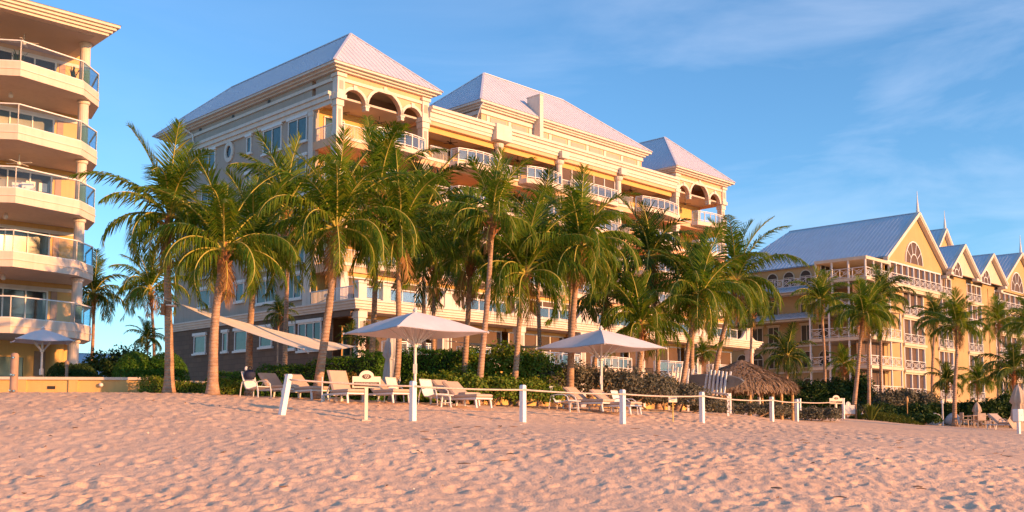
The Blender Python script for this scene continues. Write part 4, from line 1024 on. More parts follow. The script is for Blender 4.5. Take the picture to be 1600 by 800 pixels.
# ================================================================== SHRUBS AND HEDGES
def leaves_on(points, normals, size, rng, jit=.08, aspect=.62):
    n = len(points)
    p = points+rng.normal(0, jit, (n, 3))
    nr = normals+rng.normal(0, .75, (n, 3)); nr /= np.linalg.norm(nr, axis=1)[:, None]+1e-9
    a = np.cross(nr, rng.normal(0, 1, (n, 3))); a /= np.linalg.norm(a, axis=1)[:, None]+1e-9
    b = np.cross(nr, a); s = size*rng.uniform(.65, 1.25, (n, 1))
    v = np.stack([p-a*s*.5, p-b*s*aspect*.5+a*s*.05+nr*s*.1, p+a*s*.5, p+b*s*aspect*.5+a*s*.05+nr*s*.1], 1).reshape(-1, 3)
    return v, np.arange(n*4).reshape(n, 4)
def ell_points(cs, n, rng, lp=1.0):
    """points on the outside of a union of ellipsoids"""
    P_, N_ = [], []
    ar = np.array([c[3]*c[4]+c[3]*c[5]+c[4]*c[5] for c in cs]); cnt = np.maximum(20, (n*ar/ar.sum()).astype(int))
    for c, k in zip(cs, cnt):
        d = rng.normal(0, 1, (k, 3)); d /= np.linalg.norm(d, axis=1)[:, None]; d[:, 2] = np.where(d[:, 2] < -.35, -d[:, 2], d[:, 2])
        r = np.array(c[3:6]); lump = 1+lp*(.16*np.sin(d[:, :1]*5+c[0])*np.sin(d[:, 1:2]*6+c[1])*1.0+rng.normal(0, .05, (k, 1))-.22*rng.random((k, 1))**2)
        p = np.array(c[:3])+d*r*lump; nn = d/r; nn /= np.linalg.norm(nn, axis=1)[:, None]
        keep = np.ones(k, bool)
        for c2 in cs:
            if c2 is not c: keep &= (((p-np.array(c2[:3]))/np.array(c2[3:6]))**2).sum(1) > .7
        P_.append(p[keep]); N_.append(nn[keep])
    return np.concatenate(P_), np.concatenate(N_)
def bush(name, label, cat, base, cs, m, n, size, group=None, jit=.06, seed=1, lump=1.0):
    rng = np.random.RandomState(seed)
    t = thing(name, label, cat, base, 0, group)
    p, nn = ell_points(cs, n, rng, lump); v, f = leaves_on(p, nn, size, rng, jit)
    # inner layer of leaves keeps the heart of the shrub closed
    cs2 = [(c[0], c[1], c[2], c[3]*.8, c[4]*.8, c[5]*.8) for c in cs]
    p2, n2 = ell_points(cs2, n//3, rng); v2, f2 = leaves_on(p2, n2, size*1.7, rng, jit)
    fastmesh('foliage', np.concatenate([v, v2]), np.concatenate([f, f2+len(v)]), M[m], t)
    s = MB()
    for c in cs[:6]:
        s.tube([(c[0]*.5, c[1]*.5, -.1), (c[0]*.8, c[1]*.8, c[2]*.6), (c[0], c[1], c[2]+c[5]*.4)], [.05, .04, .02], 5)
    s.build('stem', M['bark'], t); return t
def hedge(name, label, cat, p, q, w, h, m, n, size, group=None, seed=1, rough=.05, taper=0):
    """trimmed hedge from ground point p to q"""
    rng = np.random.RandomState(seed); p = Vector(p); q = Vector(q); d = q-p; L = math.hypot(d.x, d.y)
    a = math.atan2(d.y, d.x); t = thing(name, label, cat, p, a, group)
    hh = (lambda u: h+taper*u) ; sl = d.z/L
    fr = np.array([L*h, L*h*.3, L*w, w*h, w*(h+taper)*1.5]); fr = fr/fr.sum(); pts = []; nrm = []
    for (k, share) in zip(range(5), fr):
        c = int(n*share); u = rng.random(c); v = rng.random(c)
        if k < 2: x = u*L; y = np.full(c, -w/2 if k == 0 else w/2); z = v*(h+taper*u); nn = (0, -1 if k == 0 else 1, 0)
        elif k == 2: x = u*L; y = (v-.5)*w; z = h+taper*u; nn = (0, 0, 1)
        else: x = np.full(c, 0 if k == 3 else L); y = (u-.5)*w; z = v*(h+(taper if k == 4 else 0)); nn = (-1 if k == 3 else 1, 0, 0)
        z = z+sl*x
        x = x+rng.normal(0, rough, c); bump = .09*np.sin(x*2.3+1)+.06*np.sin(x*5.1)
        pts.append(np.stack([x, y+np.sign(y)*bump*.7, z+bump*(k == 2)], 1)); nrm.append(np.tile(nn, (c, 1)))
    v, f = leaves_on(np.concatenate(pts), np.concatenate(nrm).astype(float), size, rng, rough)
    fastmesh('foliage', v, f, M[m], t)
    c = MB(); K = 14
    for i in range(K):
        x0, x1 = L*i/K, L*(i+1)/K+.02
        c.add([(x, y, z) for x, u in ((x0+.05, i/K), (x1-.05*(i == K-1), (i+1)/K)) for y, z in ((-w/2+.14, -.2+sl*x), (w/2-.14, -.2+sl*x), (w/2-.14, h+taper*u-.14+sl*x), (-w/2+.14, h+taper*u-.14+sl*x))],
              [(0,1,2,3),(7,6,5,4),(0,3,7,4),(1,5,6,2),(3,2,6,7)])
    c.build('dark_core', M['leafcore'], t); return t
M['leafcore'] = mat('hedge_inside', (.02,.032,.010), .95, var=.3, vscale=4)  # solid core behind the leaves; the dimness between them put into its colour
# low clipped hedge in front of the garden wall
hedge('low_hedge', 'knee-high clipped hedge along the sand between the low wall and the two left palms', 'hedge', G(224, 36.6), G(374, 36.4), .8, .42, 'seagrape', 5200, .075, seed=2)
hedge('hedge', 'dark trimmed hedge behind the first sunbeds', 'hedge', G(338, 43.5), G(600, 40.5), 1.2, 1.05, 'hedge', 16000, .085, seed=3, taper=.9)
hedge('hedge', 'tall trimmed green hedge behind the big white umbrella and beach sign', 'hedge', G(560, 43.0), G(745, 41), 1.3, 2.15, 'hedge', 15000, .09, seed=4, taper=.1)
def bushat(name, label, cat, x, d, cs, m, n, size, **k): return bush(name, label, cat, G(x, d), cs, m, n, size, **k)
bushat('seagrape_bush', 'big sea grape bush with round sunlit leaves around the S-shaped palm', 'bush', 805, 40.5,
       [(-1.7,0,.9,1.1,.9,1.1),(-.4,.2,1.2,1.2,1,1.3),(.7,.1,1.05,1.1,.9,1.2),(1.7,.2,.75,.8,.8,.85),(-.9,-.5,.6,1,.7,.7),(.5,-.6,.6,1,.7,.7)], 'seagrape', 11000, .12, seed=5)
bushat('seagrape_bush', 'low golden-green shrub border behind the pair of sunbeds', 'bush', 752, 36.6,
       [(-2.2,0,.45,.7,.6,.62),(-1.3,.1,.55,.7,.6,.6),(-.3,0,.5,.8,.6,.58),(.8,0,.45,.8,.6,.55),(1.8,.1,.38,.7,.6,.5),(2.5,.1,.3,.5,.5,.4)], 'seagrape', 9000, .11, seed=6)
bushat('shrub', 'rust-tinted shrub behind the cream beach sign', 'bush', 553, 37.8, [(-.3,0,.45,.6,.5,.55),(.4,.1,.4,.5,.5,.5)], 'rust', 2200, .10, seed=7)
bushat('sea_lavender', 'grey-green sea lavender mound behind the two sunbeds under the smaller umbrella', 'bush', 915, 40.5,
       [(-1.7,0,.7,1,.9,.95),(-.5,.2,.85,1.1,1,1.0),(.7,.1,.75,1,.9,.9),(1.8,0,.7,1,.9,.85),(2.8,.1,.6,.9,.8,.8)], 'greyleaf', 11000, .10, seed=8)
bushat('sea_lavender', 'grey-green sea lavender thicket behind the small notice on a yellow stake', 'bush', 1052, 42.5,
       [(-1.8,0,.6,1,.9,.85),(-.6,.1,.65,1.1,.9,.85),(.5,0,.5,1,.9,.68),(1.5,0,.25,.8,.8,.45)], 'greyleaf', 9000, .10, seed=9)
bushat('sea_lavender', 'scrubby low sea lavender below the paddleboard rack', 'bush', 1160, 47.5,
       [(-1.8,0,.22,.9,.7,.42),(-.7,.1,.2,.8,.7,.36),(.4,0,.18,.8,.7,.36),(1.5,0,.2,.8,.7,.36)], 'greyleaf', 5000, .085, seed=10)
bushat('sea_lavender', 'dry straggling sea lavender between the hut and the far beach sign', 'bush', 1262, 54,
       [(-1.9,0,.2,.7,.6,.35),(-.8,.1,.25,.6,.6,.35),(.3,0,.25,.7,.6,.4),(1.2,0,.25,.6,.6,.4)], 'greyleaf', 4200, .10, seed=11)
bushat('topiary_bush', 'twin-domed clipped green bush left of the sail palm', 'bush', 237, 42.5, [(-.75,0,.72,.95,.9,1.25),(.55,.1,.72,.95,.9,1.25)], 'hedge', 11000, .075, seed=12, jit=.02, lump=.2)
bushat('shrub', 'loose tall green shrub with bronze tips behind the domed bush', 'bush', 186, 47, [(-.9,0,1.0,1.1,1,1.3),(.3,.2,1.2,1.2,1,1.4),(1.3,.1,.9,1,.9,1.2),(-.2,-.3,.6,1.3,1,1)], 'bushdark', 7500, .13, seed=13)
bushat('topiary_bush', 'dark clipped oval bush under the last apartment column', 'bush', 112, 42, [(-.4,0,.75,.68,.7,.72),(.35,0,.72,.62,.7,.70)], 'bushdark', 6500, .07, seed=14, jit=.02, lump=.2)
bushat('shrub', 'tiny ragged shrub in front of the cream wall by the sail palm', 'bush', 290, 41, [(0,0,.25,.4,.35,.3)], 'bushdark', 500, .10, seed=15)
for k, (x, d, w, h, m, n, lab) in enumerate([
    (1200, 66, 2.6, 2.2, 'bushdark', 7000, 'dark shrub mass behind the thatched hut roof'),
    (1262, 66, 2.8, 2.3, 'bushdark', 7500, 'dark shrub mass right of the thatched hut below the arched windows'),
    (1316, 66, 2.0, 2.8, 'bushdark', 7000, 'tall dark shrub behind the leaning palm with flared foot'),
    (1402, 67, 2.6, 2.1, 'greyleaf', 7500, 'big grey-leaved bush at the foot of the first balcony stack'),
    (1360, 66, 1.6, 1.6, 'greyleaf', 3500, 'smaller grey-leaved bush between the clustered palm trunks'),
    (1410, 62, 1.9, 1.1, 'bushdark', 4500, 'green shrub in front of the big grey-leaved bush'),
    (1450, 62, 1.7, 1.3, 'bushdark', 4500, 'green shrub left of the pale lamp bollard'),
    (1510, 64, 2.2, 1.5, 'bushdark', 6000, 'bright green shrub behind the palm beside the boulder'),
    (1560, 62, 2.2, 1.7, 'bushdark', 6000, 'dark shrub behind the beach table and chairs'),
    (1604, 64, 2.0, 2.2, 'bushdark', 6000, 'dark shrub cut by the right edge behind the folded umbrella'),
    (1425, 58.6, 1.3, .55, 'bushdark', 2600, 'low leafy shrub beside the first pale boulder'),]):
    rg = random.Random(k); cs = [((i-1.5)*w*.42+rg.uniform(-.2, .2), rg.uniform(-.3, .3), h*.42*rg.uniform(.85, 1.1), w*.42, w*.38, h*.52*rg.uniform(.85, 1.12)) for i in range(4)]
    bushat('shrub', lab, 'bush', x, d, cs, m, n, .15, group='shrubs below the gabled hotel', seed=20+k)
def blades(name, label, cat, base, n, h, w, m, seed, group=None, kind=None, spread=.12, lean=.9):
    rng = random.Random(seed); t = thing(name, label, cat, base, 0, group); b = MB()
    for i in range(n):
        a = rng.uniform(0, 6.28); o = Vector((math.cos(a), math.sin(a), 0)); p = o*rng.uniform(0, spread); ln = h*rng.uniform(.6, 1.05); k = rng.uniform(.1, lean)
        s = Vector((-o.y, o.x, 0))*w
        q = [p, p+o*ln*.25*k+Vector((0, 0, ln*.45)), p+o*ln*.6*k+Vector((0, 0, ln*.8)), p+o*ln*k+Vector((0, 0, ln*(.95-.3*k)))]
        v = []
        for j, c in enumerate(q): v += [c-s*(1, .9, .6, .05)[j], c+s*(1, .9, .6, .05)[j]]
        b.add(v, [(0,1,3,2),(2,3,5,4),(4,5,7,6)])
    b.build('foliage', M[m], t); return t
blades('spider_lily', 'spiky yellow-green lily clump on the sand edge beside the draped white cover', 'plant', G(1361, 57.2), 60, 1.15, .045, 'grass', 3)
blades('spider_lily', 'smaller grassy tuft just right of the wooden-framed notice board', 'plant', G(1341, 57.6), 22, .8, .03, 'grass', 4)
# clipped ground-cover mound and rough grass
rng = np.random.RandomState(9); n = 9000
u = rng.random(n)*2*np.pi; rr = np.sqrt(rng.random(n)); c0 = G(1384, 58.6); xs_ = rr*np.cos(u)*2.1; ys_ = rr*np.sin(u)*1.3
pp = np.stack([c0.x+xs_, c0.y+ys_, gz_arr(c0.x+xs_, c0.y+ys_)+.42*(1-rr**2)+.05], 1)
v, f = leaves_on(pp, np.tile((0., 0., 1.), (n, 1)), .13, rng, .03, .3)
tag(fastmesh('ground_cover', v, f, M['grass']), kind='stuff')
# ================================================================== BEACH THINGS
def at(px, d, dz=0): p = G(px, d); return Vector((p.x, p.y, p.z+dz))
FOOT = math.atan2(-.50, .866)                       # sunbeds face the sea, to the right
def FT(deg): return -(math.pi/2-R(deg))
# ---- sunbeds
def sunbed(label, px, d, rz, grp='beige sunbeds on the sand', tilt=36):
    t = thing('sun_lounger', label, 'sun lounger', at(px, d), rz, grp)
    sc = MB(); sc.pad(-.22, 1.02, -.34, .34, .32, .44, .05); sc.build('seat_cushion', M['cushion'], t)
    bc = MB(); bc.pad(0, .84, -.34, .34, 0, .13, .05)
    bc.xform(Matrix.Translation((-.20, 0, .36)) @ Matrix.Rotation(-R(180-tilt), 4, 'Y') @ Matrix.Translation((0, 0, -.10))); bc.build('back_cushion', M['cushion'], t)
    f = MB()
    for y in (-.32, .32): f.beam((-.95, y, .29), (1.0, y, .29), .045, .06)
    for x in (-.93, -.2, .4, .98): f.beam((x, -.32, .29), (x, .32, .29), .045, .045)
    for y in (-.28, .28): f.beam((-.20, y, .33), (-.20-.76*math.cos(R(tilt)), y, .33+.76*math.sin(R(tilt))), .04, .04); f.beam((-.20-.4*math.cos(R(tilt)), y, .33+.4*math.sin(R(tilt))), (-.80, y, .30), .025)
    f.build('frame', M['white'], t)
    for x in (-.86, .92):
        for y in (-.31, .31): l = MB(); l.beam((x, y, .27), (x+(.06 if x > 0 else -.05), y, -.02), .055, .05); l.build('leg', M['white'], t)
    return t
B1 = sunbed('first sunbed from the left, behind the chair with the dark bag', 433, 35.2, FT(40))
dup(B1, at(476, 34.6), FT(42), 'second sunbed from the left, half behind the leaning white post')
sunbed('sunbed with tall raised back just left of the cream emblem sign', 537, 32.8, FT(34), tilt=57)
dup(B1, at(601, 33.6), FT(40), 'sunbed partly hidden behind the cream emblem sign')
dup(B1, at(709, 34.4), FT(42), 'rear one of the two sunbeds by the golden-green shrubs, only its back showing')
dup(B1, at(727, 33.6), FT(41), 'front one of the two sunbeds by the golden-green shrubs')
dup(B1, at(917, 36.9), FT(47), 'left sunbed under the smaller white umbrella')
dup(B1, at(959, 36.6), FT(47), 'right sunbed under the smaller umbrella, behind its pole')
# ---- low armchairs
def armchair(label, px, d, rz):
    t = thing('beach_chair', label, 'chair', at(px, d), rz, 'white sling beach chairs')
    s = MB(); pr = [(.36,.36),(.0,.29),(-.14,.30),(-.22,.42),(-.36,.84)]
    v = []; n = len(pr)
    for y in (-.27, .27):
        for off in (0, -.018): v += [(x, y, z+off) for x, z in pr]
    fc = [(i, i+1, 2*n+i+1, 2*n+i) for i in range(n-1)]+[(n+i+1, n+i, 3*n+i, 3*n+i+1) for i in range(n-1)]
    s.add(v, fc); s.build('sling', M['sling'], t)
    fr = MB()
    for y in (-.29, .29):
        fr.tube([(.36,y,.36),(.0,y,.28),(-.14,y,.29),(-.22,y,.41),(-.37,y,.86)], .018, 6)
    fr.tube([(-.37,-.29,.86),(-.37,.29,.86)], .018, 6); fr.tube([(.36,-.29,.36),(.36,.29,.36)], .018, 6); fr.build('frame', M['white'], t)
    for y in (-.31, .31):
        a = MB(); a.tube([(-.40,y,-.02),(-.36,y,.3),(-.30,y,.52),(-.1,y,.57),(.22,y,.56),(.36,y,.48),(.42,y,.25),(.44,y,-.02)], .02, 6); a.build('arm', M['white'], t)
    return t
C1 = armchair('white sling chair at the far left with a dark bag hung on its back', 398, 34.3, FOOT)
dup(C1, at(623, 34.6), FOOT, 'white sling chair behind the post by the big umbrella pole')
dup(C1, at(677, 33.6), FOOT-.1, 'white sling chair beside the pair of sunbeds, nearest the umbrella pole')
dup(C1, at(879, 36.4), FOOT, 'white sling chair left of the sunbeds under the smaller umbrella')
dup(C1, at(974, 37.0), FOOT, 'white sling chair half hidden by the post right of the smaller umbrella')
bp_ = at(389, 34.3, .60)
bg_ = thing('beach_bag', 'dark navy bag slung over the back of the leftmost chair', 'bag', bp_, FOOT)
b_ = MB(); b_.lathe((0, 0, 0), [(.04,-.02),(.15,.0),(.20,.12),(.19,.24),(.10,.31),(.03,.33)], 12); b_.build('body', M['navy'], bg_, smooth=True)
h_ = MB(); h_.tube([(-.12,0,.28),(-.09,0,.40),(0,0,.45),(.09,0,.40),(.12,0,.28)], .014, 6); h_.build('strap', M['navy'], bg_)
tp = MB(); tp.lathe((-.17, .0, .30), [(.03,0),(.06,.04),(.05,.12),(.02,.15)], 8); tp.build('towel_end', M['sling'], bg_)
# ---- side tables
def sidetable(label, px, d):
    t = thing('side_table', label, 'table', at(px, d), FOOT, 'white side tables')
    k = MB(); k.lathe((0, 0, .36), [(.22,0),(.25,.012),(.25,.028),(.24,.04)], 18); k.build('top', M['white'], t)
    for i in range(4):
        a = math.pi/4+i*math.pi/2; l = MB(); l.beam((.17*math.cos(a), .17*math.sin(a), .36), (.23*math.cos(a), .23*math.sin(a), -.02), .03); l.build('leg', M['white'], t)
    r = MB(); r.tube([(.2*math.cos(2*math.pi*i/12), .2*math.sin(2*math.pi*i/12), .14) for i in range(13)], .012, 5); r.build('ring', M['white'], t)
    return t
T1 = sidetable('round white side table in front of the tall-backed sunbed', 525, 33.2)
dup(T1, at(897, 36.0), 0, 'round white side table between chair and sunbed under the smaller umbrella')
dup(T1, at(697, 33.1), 0, 'round white side table beside the pair of sunbeds')
# ---- umbrellas
def umbrella(label, px, d, half, hz, hr, rot, m='canvas', grp='white square beach umbrellas', pole_m='white'):
    t = thing('beach_umbrella', label, 'umbrella', at(px, d), rot, grp)
    k = MB(); n = 10; vs = []; fs = []
    for q in range(4):
        a = q*math.pi/2; c0 = Vector((math.cos(a), math.sin(a), 0))*half*1.414; c1 = Vector((math.cos(a+math.pi/2), math.sin(a+math.pi/2), 0))*half*1.414
        o = len(vs)
        for i in range(n+1):
            r = i/n
            for j in range(n+1):
                s = j/n; p = c0.lerp(c1, s)*r
                z = hz+(hr-hz)*(1-r)+.04*math.sin(math.pi*r)-.09*r*r*math.sin(math.pi*s)**2*.6-.03*math.sin(math.pi*s)*math.sin(math.pi*r)
                p = p*(1-.035*r*math.sin(math.pi*s)); vs.append((p.x, p.y, z))
        for i in range(n):
            for j in range(n): fs.append((o+i*(n+1)+j, o+(i+1)*(n+1)+j, o+(i+1)*(n+1)+j+1, o+i*(n+1)+j+1))
    nv = len(vs); k.add(vs+[(x, y, z-.015) for x, y, z in vs], fs+[tuple(i+nv for i in f[::-1]) for f in fs]); co = k.build('canopy', M[m], t, smooth=False)
    hem = MB()
    for q in range(4):
        a = q*math.pi/2; c0 = Vector((math.cos(a), math.sin(a), 0))*half*1.414
        hem.beam((c0.x*1.005, c0.y*1.005, hz-.03), (c0.x*.985, c0.y*.985, hz+.012), .05, .05)
    hem.build('corner_cap', M['white'], co)
    p = MB(); p.tube([(0,0,-.2),(0,0,hr+.10)], .048, 12); p.lathe((0,0,hr+.02), [(.09,0),(.10,.03),(.05,.07),(.03,.12)], 10); p.build('pole', M[pole_m], t)
    hz2 = hz-.42
    hb = MB(); hb.lathe((0,0,hz2-.06), [(.055,0),(.09,.02),(.09,.13),(.055,.16)], 12); hb.build('hub', M[pole_m], t)
    for q in range(8):
        a = q*math.pi/4; L = half*1.414 if q % 2 == 0 else half
        tip = Vector((math.cos(a)*L*.46, math.sin(a)*L*.46, hz+(hr-hz)*.54-.05)); e = Vector((math.cos(a)*L*.97, math.sin(a)*L*.97, hz+.0-(.03 if q % 2 == 0 else .07)))
        s = MB(); s.beam((math.cos(a)*.07, math.sin(a)*.07, hz2+.02), tip, .035, .045); (s.beam((math.cos(a)*.1, math.sin(a)*.1, hr-.08), e, .018, .025) if q % 2 == 0 else None); s.build('rib', M[pole_m], t)
    cl_ = MB(); cl_.box(-.075, -.045, -.05, .05, 1.0, 1.35); cl_.box(.045, .075, -.05, .05, 1.02, 1.33); cl_.build('crank', M[pole_m], t)
    return t
umbrella('large open white umbrella over the sunbeds on the left', 648, 33, 1.72, 2.36, 3.06, R(-97))
umbrella('smaller open white umbrella farther along, over the middle pair of sunbeds', 940, 37.5, 1.72, 2.36, 3.06, R(-92))
uc = umbrella('open beige-white umbrella on the terrace before the apartment block', 62, 44, 1.15, 2.55, 3.08, R(-104), 'canvas', None)
def folded(label, px, d, h, m, w=.26, rot=0):
    t = thing('folded_umbrella', label, 'umbrella', at(px, d), rot)
    p = MB(); p.tube([(0,0,-.1),(0,0,h)], .03, 8); p.build('pole', M['white'], t)
    k = MB(); n = 28; prof = [(.10,.62),(1.0,.56),(.92,.45),(.66,.42),(.95,.40),(.9,.28),(.6,.26),(.72,.24),(.55,.10),(.12,.0)]
    prof = [(.82,.86),(1.0,.80),(.85,.60),(.70,.46),(1.0,.40),(.80,.24),(.5,.1),(.12,.0)]; vs = []; fs = []
    for r, u in prof:
        for i in range(n):
            a = 2*math.pi*i/n; q = w*r*(1+.24*math.sin(a*7+u*3)*r); vs.append((q*math.cos(a), q*math.sin(a), h-u*h*.92+.05*math.sin(a*3+1)*(u > .7)))
    for i in range(len(prof)-1): fs += [(i*n+j, i*n+(j+1) % n, (i+1)*n+(j+1) % n, (i+1)*n+j) for j in range(n)]
    fs.append(tuple(range((len(prof)-1)*n, len(prof)*n))); k.add(vs, fs); k.build('canopy', M[m], t, smooth=True)
    s = MB(); s.tube([(w*.72*math.cos(2*math.pi*i/12), w*.72*math.sin(2*math.pi*i/12), h*.575) for i in range(13)], .02, 5); s.build('tie', M[m], t)
    return t
folded('tall folded grey-white umbrella behind the hedge palms on the left', 611, 37.6, 2.75, 'grey_canvas', .30)
folded('folded beige umbrella at the right edge behind the white box', 1592, 51, 2.35, 'beige_canvas', .34)
folded('small far folded beige umbrella by the beach table', 1527, 60, 1.5, 'beige_canvas', .24)
# ---- posts and rope
PH = 1.1
posts = [(438, 27.3, 'white post leaning to the right, first of the rope fence from the left', (.34, 0)), (645, 27.7, 'white fence post in front of the big umbrella pole', (0, 0)),
         (817, 30, 'white fence post in front of the sea grape bush, midway between both umbrellas', (0, 0)), (973, 32.2, 'white fence post right of the smaller umbrella', (0, 0)),
         (1097, 36.2, 'white fence post in front of the paddleboard rack', (0, 0)), (1206, 44.5, 'white fence post below the thatched hut', (0, 0)), (1245, 49.5, 'white fence post at the right end of the thatched roof', (0, 0))]
tops_ = []
FR = math.atan2(.72, .69)
for px, d, lab, ln in posts:
    p = at(px, d); t = thing('fence_post', lab, 'post', p, FR, 'white fence posts')
    b_ = MB(); h = PH; w2 = .072
    v = [];
    for (s, z) in ((w2, -.25), (w2, h-.03), (w2-.022, h)):
        k = max(0, z)/h
        for x, y in ((-s, -s), (s, -s), (s, s), (-s, s)): v.append((x+ln[0]*k*.45, y-ln[0]*k*.45, z))
    b_.add(v, [(3,2,1,0)]+[(i*4+j, i*4+(j+1) % 4, i*4+4+(j+1) % 4, i*4+4+j) for i in range(2) for j in range(4)]+[(8,9,10,11)]); b_.build('shaft', M['vinyl'], t)
    pl_ = MB(); pl_.box(-.03+ln[0]*.4, .03+ln[0]*.4, -w2-.012-ln[0]*.4, -w2+.002-ln[0]*.4, h-.2, h-.10); pl_.build('rope_eye', M['steel'], t)
    o = Matrix.Rotation(FR, 3, 'Z') @ Vector((ln[0]*.4, -ln[0]*.4-w2-.004, 0)); tops_.append(p+o+Vector((0, 0, h-.15)))
endp = at(1318, 57, 1.0); st_ = at(502.6, 30)
pts = []
seq = tops_+[endp]
for i in range(len(seq)-1):
    a, b_ = seq[i], seq[i+1]; L = (b_-a).length
    for k in range(12): u = k/12; pts.append(a.lerp(b_, u)+Vector((0, 0, -.016*L*4*u*(1-u)*.5)))
pts.append(seq[-1])
rp_ = MB(); rp_.tube(pts, .026, 6); tag(rp_.build('rope', M['rope'], None, smooth=True), 'pale rope strung through the tops of the white beach posts', 'rope')
def stick(name, label, cat, px, d, h, r, m):
    t = thing(name, label, cat, at(px, d), 0); b_ = MB(); b_.tube([(0,0,-.1),(0,0,h*.5),(0,0,h)], r, 8); b_.build('rod', M[m], t)
    c = MB(); c.lathe((0,0,h), [(r*1.25,-.01),(r*1.3,.02),(r*.5,.03)], 8); c.build('cap', M['white'], t); return t
stick('stake', 'thin pale stake standing by the tall-backed sunbed', 'stake', 502.6, 32.6, .80, .022, 'white')
# ---- cream signs with an oval emblem
def beachsign(label, px, d, rz, lines, post2=False):
    t = thing('beach_sign', label, 'sign', at(px, d), rz, 'cream beach signs')
    W_, z0, z1, zt = .385, .89, 1.20, 1.365
    po = [(-W_, z0), (W_, z0), (W_, z1)]+[(.20*math.cos(math.pi*k/16), z1+(zt-z1)*math.sin(math.pi*k/16)) for k in range(17)]+[(-W_, z1)]
    b_ = MB(); b_.prism(po, -.025, .025, 'y'); b_.build('board', M['signcream'], t)
    p = MB(); p.box(-.048, .048, .026, .11, -.3, z0+.22); p.build('post', M['signcream'], t); p = MB(); p.box(-.045, .045, -.02, .03, -.3, z0-.002); p.build('post', M['signcream'], t)
    f = MB(); f.pad(-.13, .13, -.12, .12, -.03, .02, .02); f.build('foot_block', M['pale'], t)
    br = MB(); br.box(-.345, .345, -.031, -.026, z0+.035, z0+.155); br.build('text_panel', M['signbrown'], t)
    ov = MB(); ov.prism([(.125*math.cos(2*math.pi*k/24), 1.195+.068*math.sin(2*math.pi*k/24)) for k in range(24)], -.031, -.026, 'y'); ov.build('emblem', M['signbrown'], t)
    em = MB()
    for x0, x1, u0, u1 in ((-.062,-.035,.035,-.035),(-.035,-.006,-.035,.03),(-.006,.022,.03,-.035),(.022,.062,-.035,.035)): em.beam((x0, -.034, 1.195+u0), (x1, -.034, 1.195+u1), .016, .008)
    em.tube([(.048*math.cos(2*math.pi*k/16), -.034, 1.195+.048*math.sin(2*math.pi*k/16)) for k in range(17)], .005, 4); em.build('monogram', M['signcream'], t)
    text_mesh(lines[0], .038, M['signcream'], t, 'lettering', (0, -.032, z0+.122), (math.pi/2, 0, 0)); text_mesh(lines[1], .038, M['signcream'], t, 'lettering', (0, -.032, z0+.065), (math.pi/2, 0, 0))
    return t
beachsign('cream arched beach sign with dark oval emblem, nearer one before the sunbeds', 572, 27.6, R(16), ('NO ACCESS BEYOND THIS POINT', 'PRIVATE PROPERTY'))
beachsign('far cream arched beach sign at the right end of the rope', 1307, 55.6, R(8), ('NO ACCESS BEYOND THIS POINT', 'PRIVATE PROPERTY'))
t = thing('fence_post', 'thin white end post right beside the far cream sign', 'post', at(1318, 57), FR, 'white fence posts'); b_ = MB(); b_.box(-.06, .06, -.06, .06, -.2, 1.12); b_.build('shaft', M['vinyl'], t); b_ = MB(); b_.box(-.07, .07, -.07, .07, 1.12, 1.16); b_.build('cap', M['vinyl'], t)
for px, d, lab in ((1187, 55, 'white rear post under the thatched hut eave'), (1250, 56, 'white rear post close behind the last rope post')):
    t = thing('fence_post', lab, 'post', at(px, d), FR, 'white fence posts'); b_ = MB(); b_.box(-.06, .06, -.06, .06, -.2, 1.05); b_.build('shaft', M['vinyl'], t); b_ = MB(); b_.box(-.07, .07, -.07, .07, 1.05, 1.09); b_.build('cap', M['vinyl'], t)
# small notice on a yellow stake
t = thing('notice', 'small white notice on a thin yellow stake', 'sign', at(1051.5, 35.2), R(12))
b_ = MB(); b_.tube([(0,0,-.15),(0,0,.72)], .018, 6); b_.build('stake', M['stake'], t)
b_ = MB(); b_.box(-.155, .155, -.012, .012, .68, .90); b_.build('board', M['signcream'], t); l_ = MB()
for k in range(3): l_.box(-.10+.02*k, .10-.02*k, -.0155, -.0125, .84-.05*k, .855-.05*k)
l_.build('printed_lines', M['taupe'], t)
# grey framed board
t = thing('notice_board', 'grey arched notice board in a wooden frame at the foot of the leaning palm', 'sign', at(1328, 57.5), R(14))
po = [(-.34, .28), (.34, .28), (.34, .78)]+[(-.10+.16*math.cos(math.pi*k/12), .78+.2*math.sin(math.pi*k/12)) for k in range(13)]+[(-.34, .78)]
b_ = MB(); b_.prism(po, -.02, .02, 'y'); b_.build('board', M['signgrey'], t)
b_ = MB(); b_.box(.35, .43, -.05, .05, -.3, .84); b_.build('frame_post', M['brownwood'], t); b_ = MB(); b_.box(-.40, -.345, -.04, .04, -.3, .80); b_.build('frame_post', M['brownwood'], t)
b_ = MB(); b_.box(-.34, .34, -.03, .03, .20, .277); b_.build('frame_rail', M['brownwood'], t)
b_ = MB(); b_.prism([(-.10+.055*math.cos(2*math.pi*k/14), .80+.07*math.sin(2*math.pi*k/14)) for k in range(14)], -.026, -.021, 'y'); b_.build('crest', M['signcream'], t)
# white box on a post
t = thing('post_box', 'white metal box on a white post at the right edge of the sand', 'box', at(1591, 45.5), R(28)); b_ = MB(); b_.box(-.06, .06, -.06, .06, -.3, .55); b_.build('post', M['vinyl'], t)
b_ = MB(); b_.pad(-.19, .19, -.14, .14, .55, 1.10, .02); bo = b_.build('box', M['vinyl'], t); b_ = MB(); b_.box(-.17, .17, -.152, -.142, .58, 1.06); b_.build('door', M['white'], t); b_ = MB(); b_.box(-.02, .02, -.165, -.153, .80, .86); b_.build('latch', M['steel'], t)
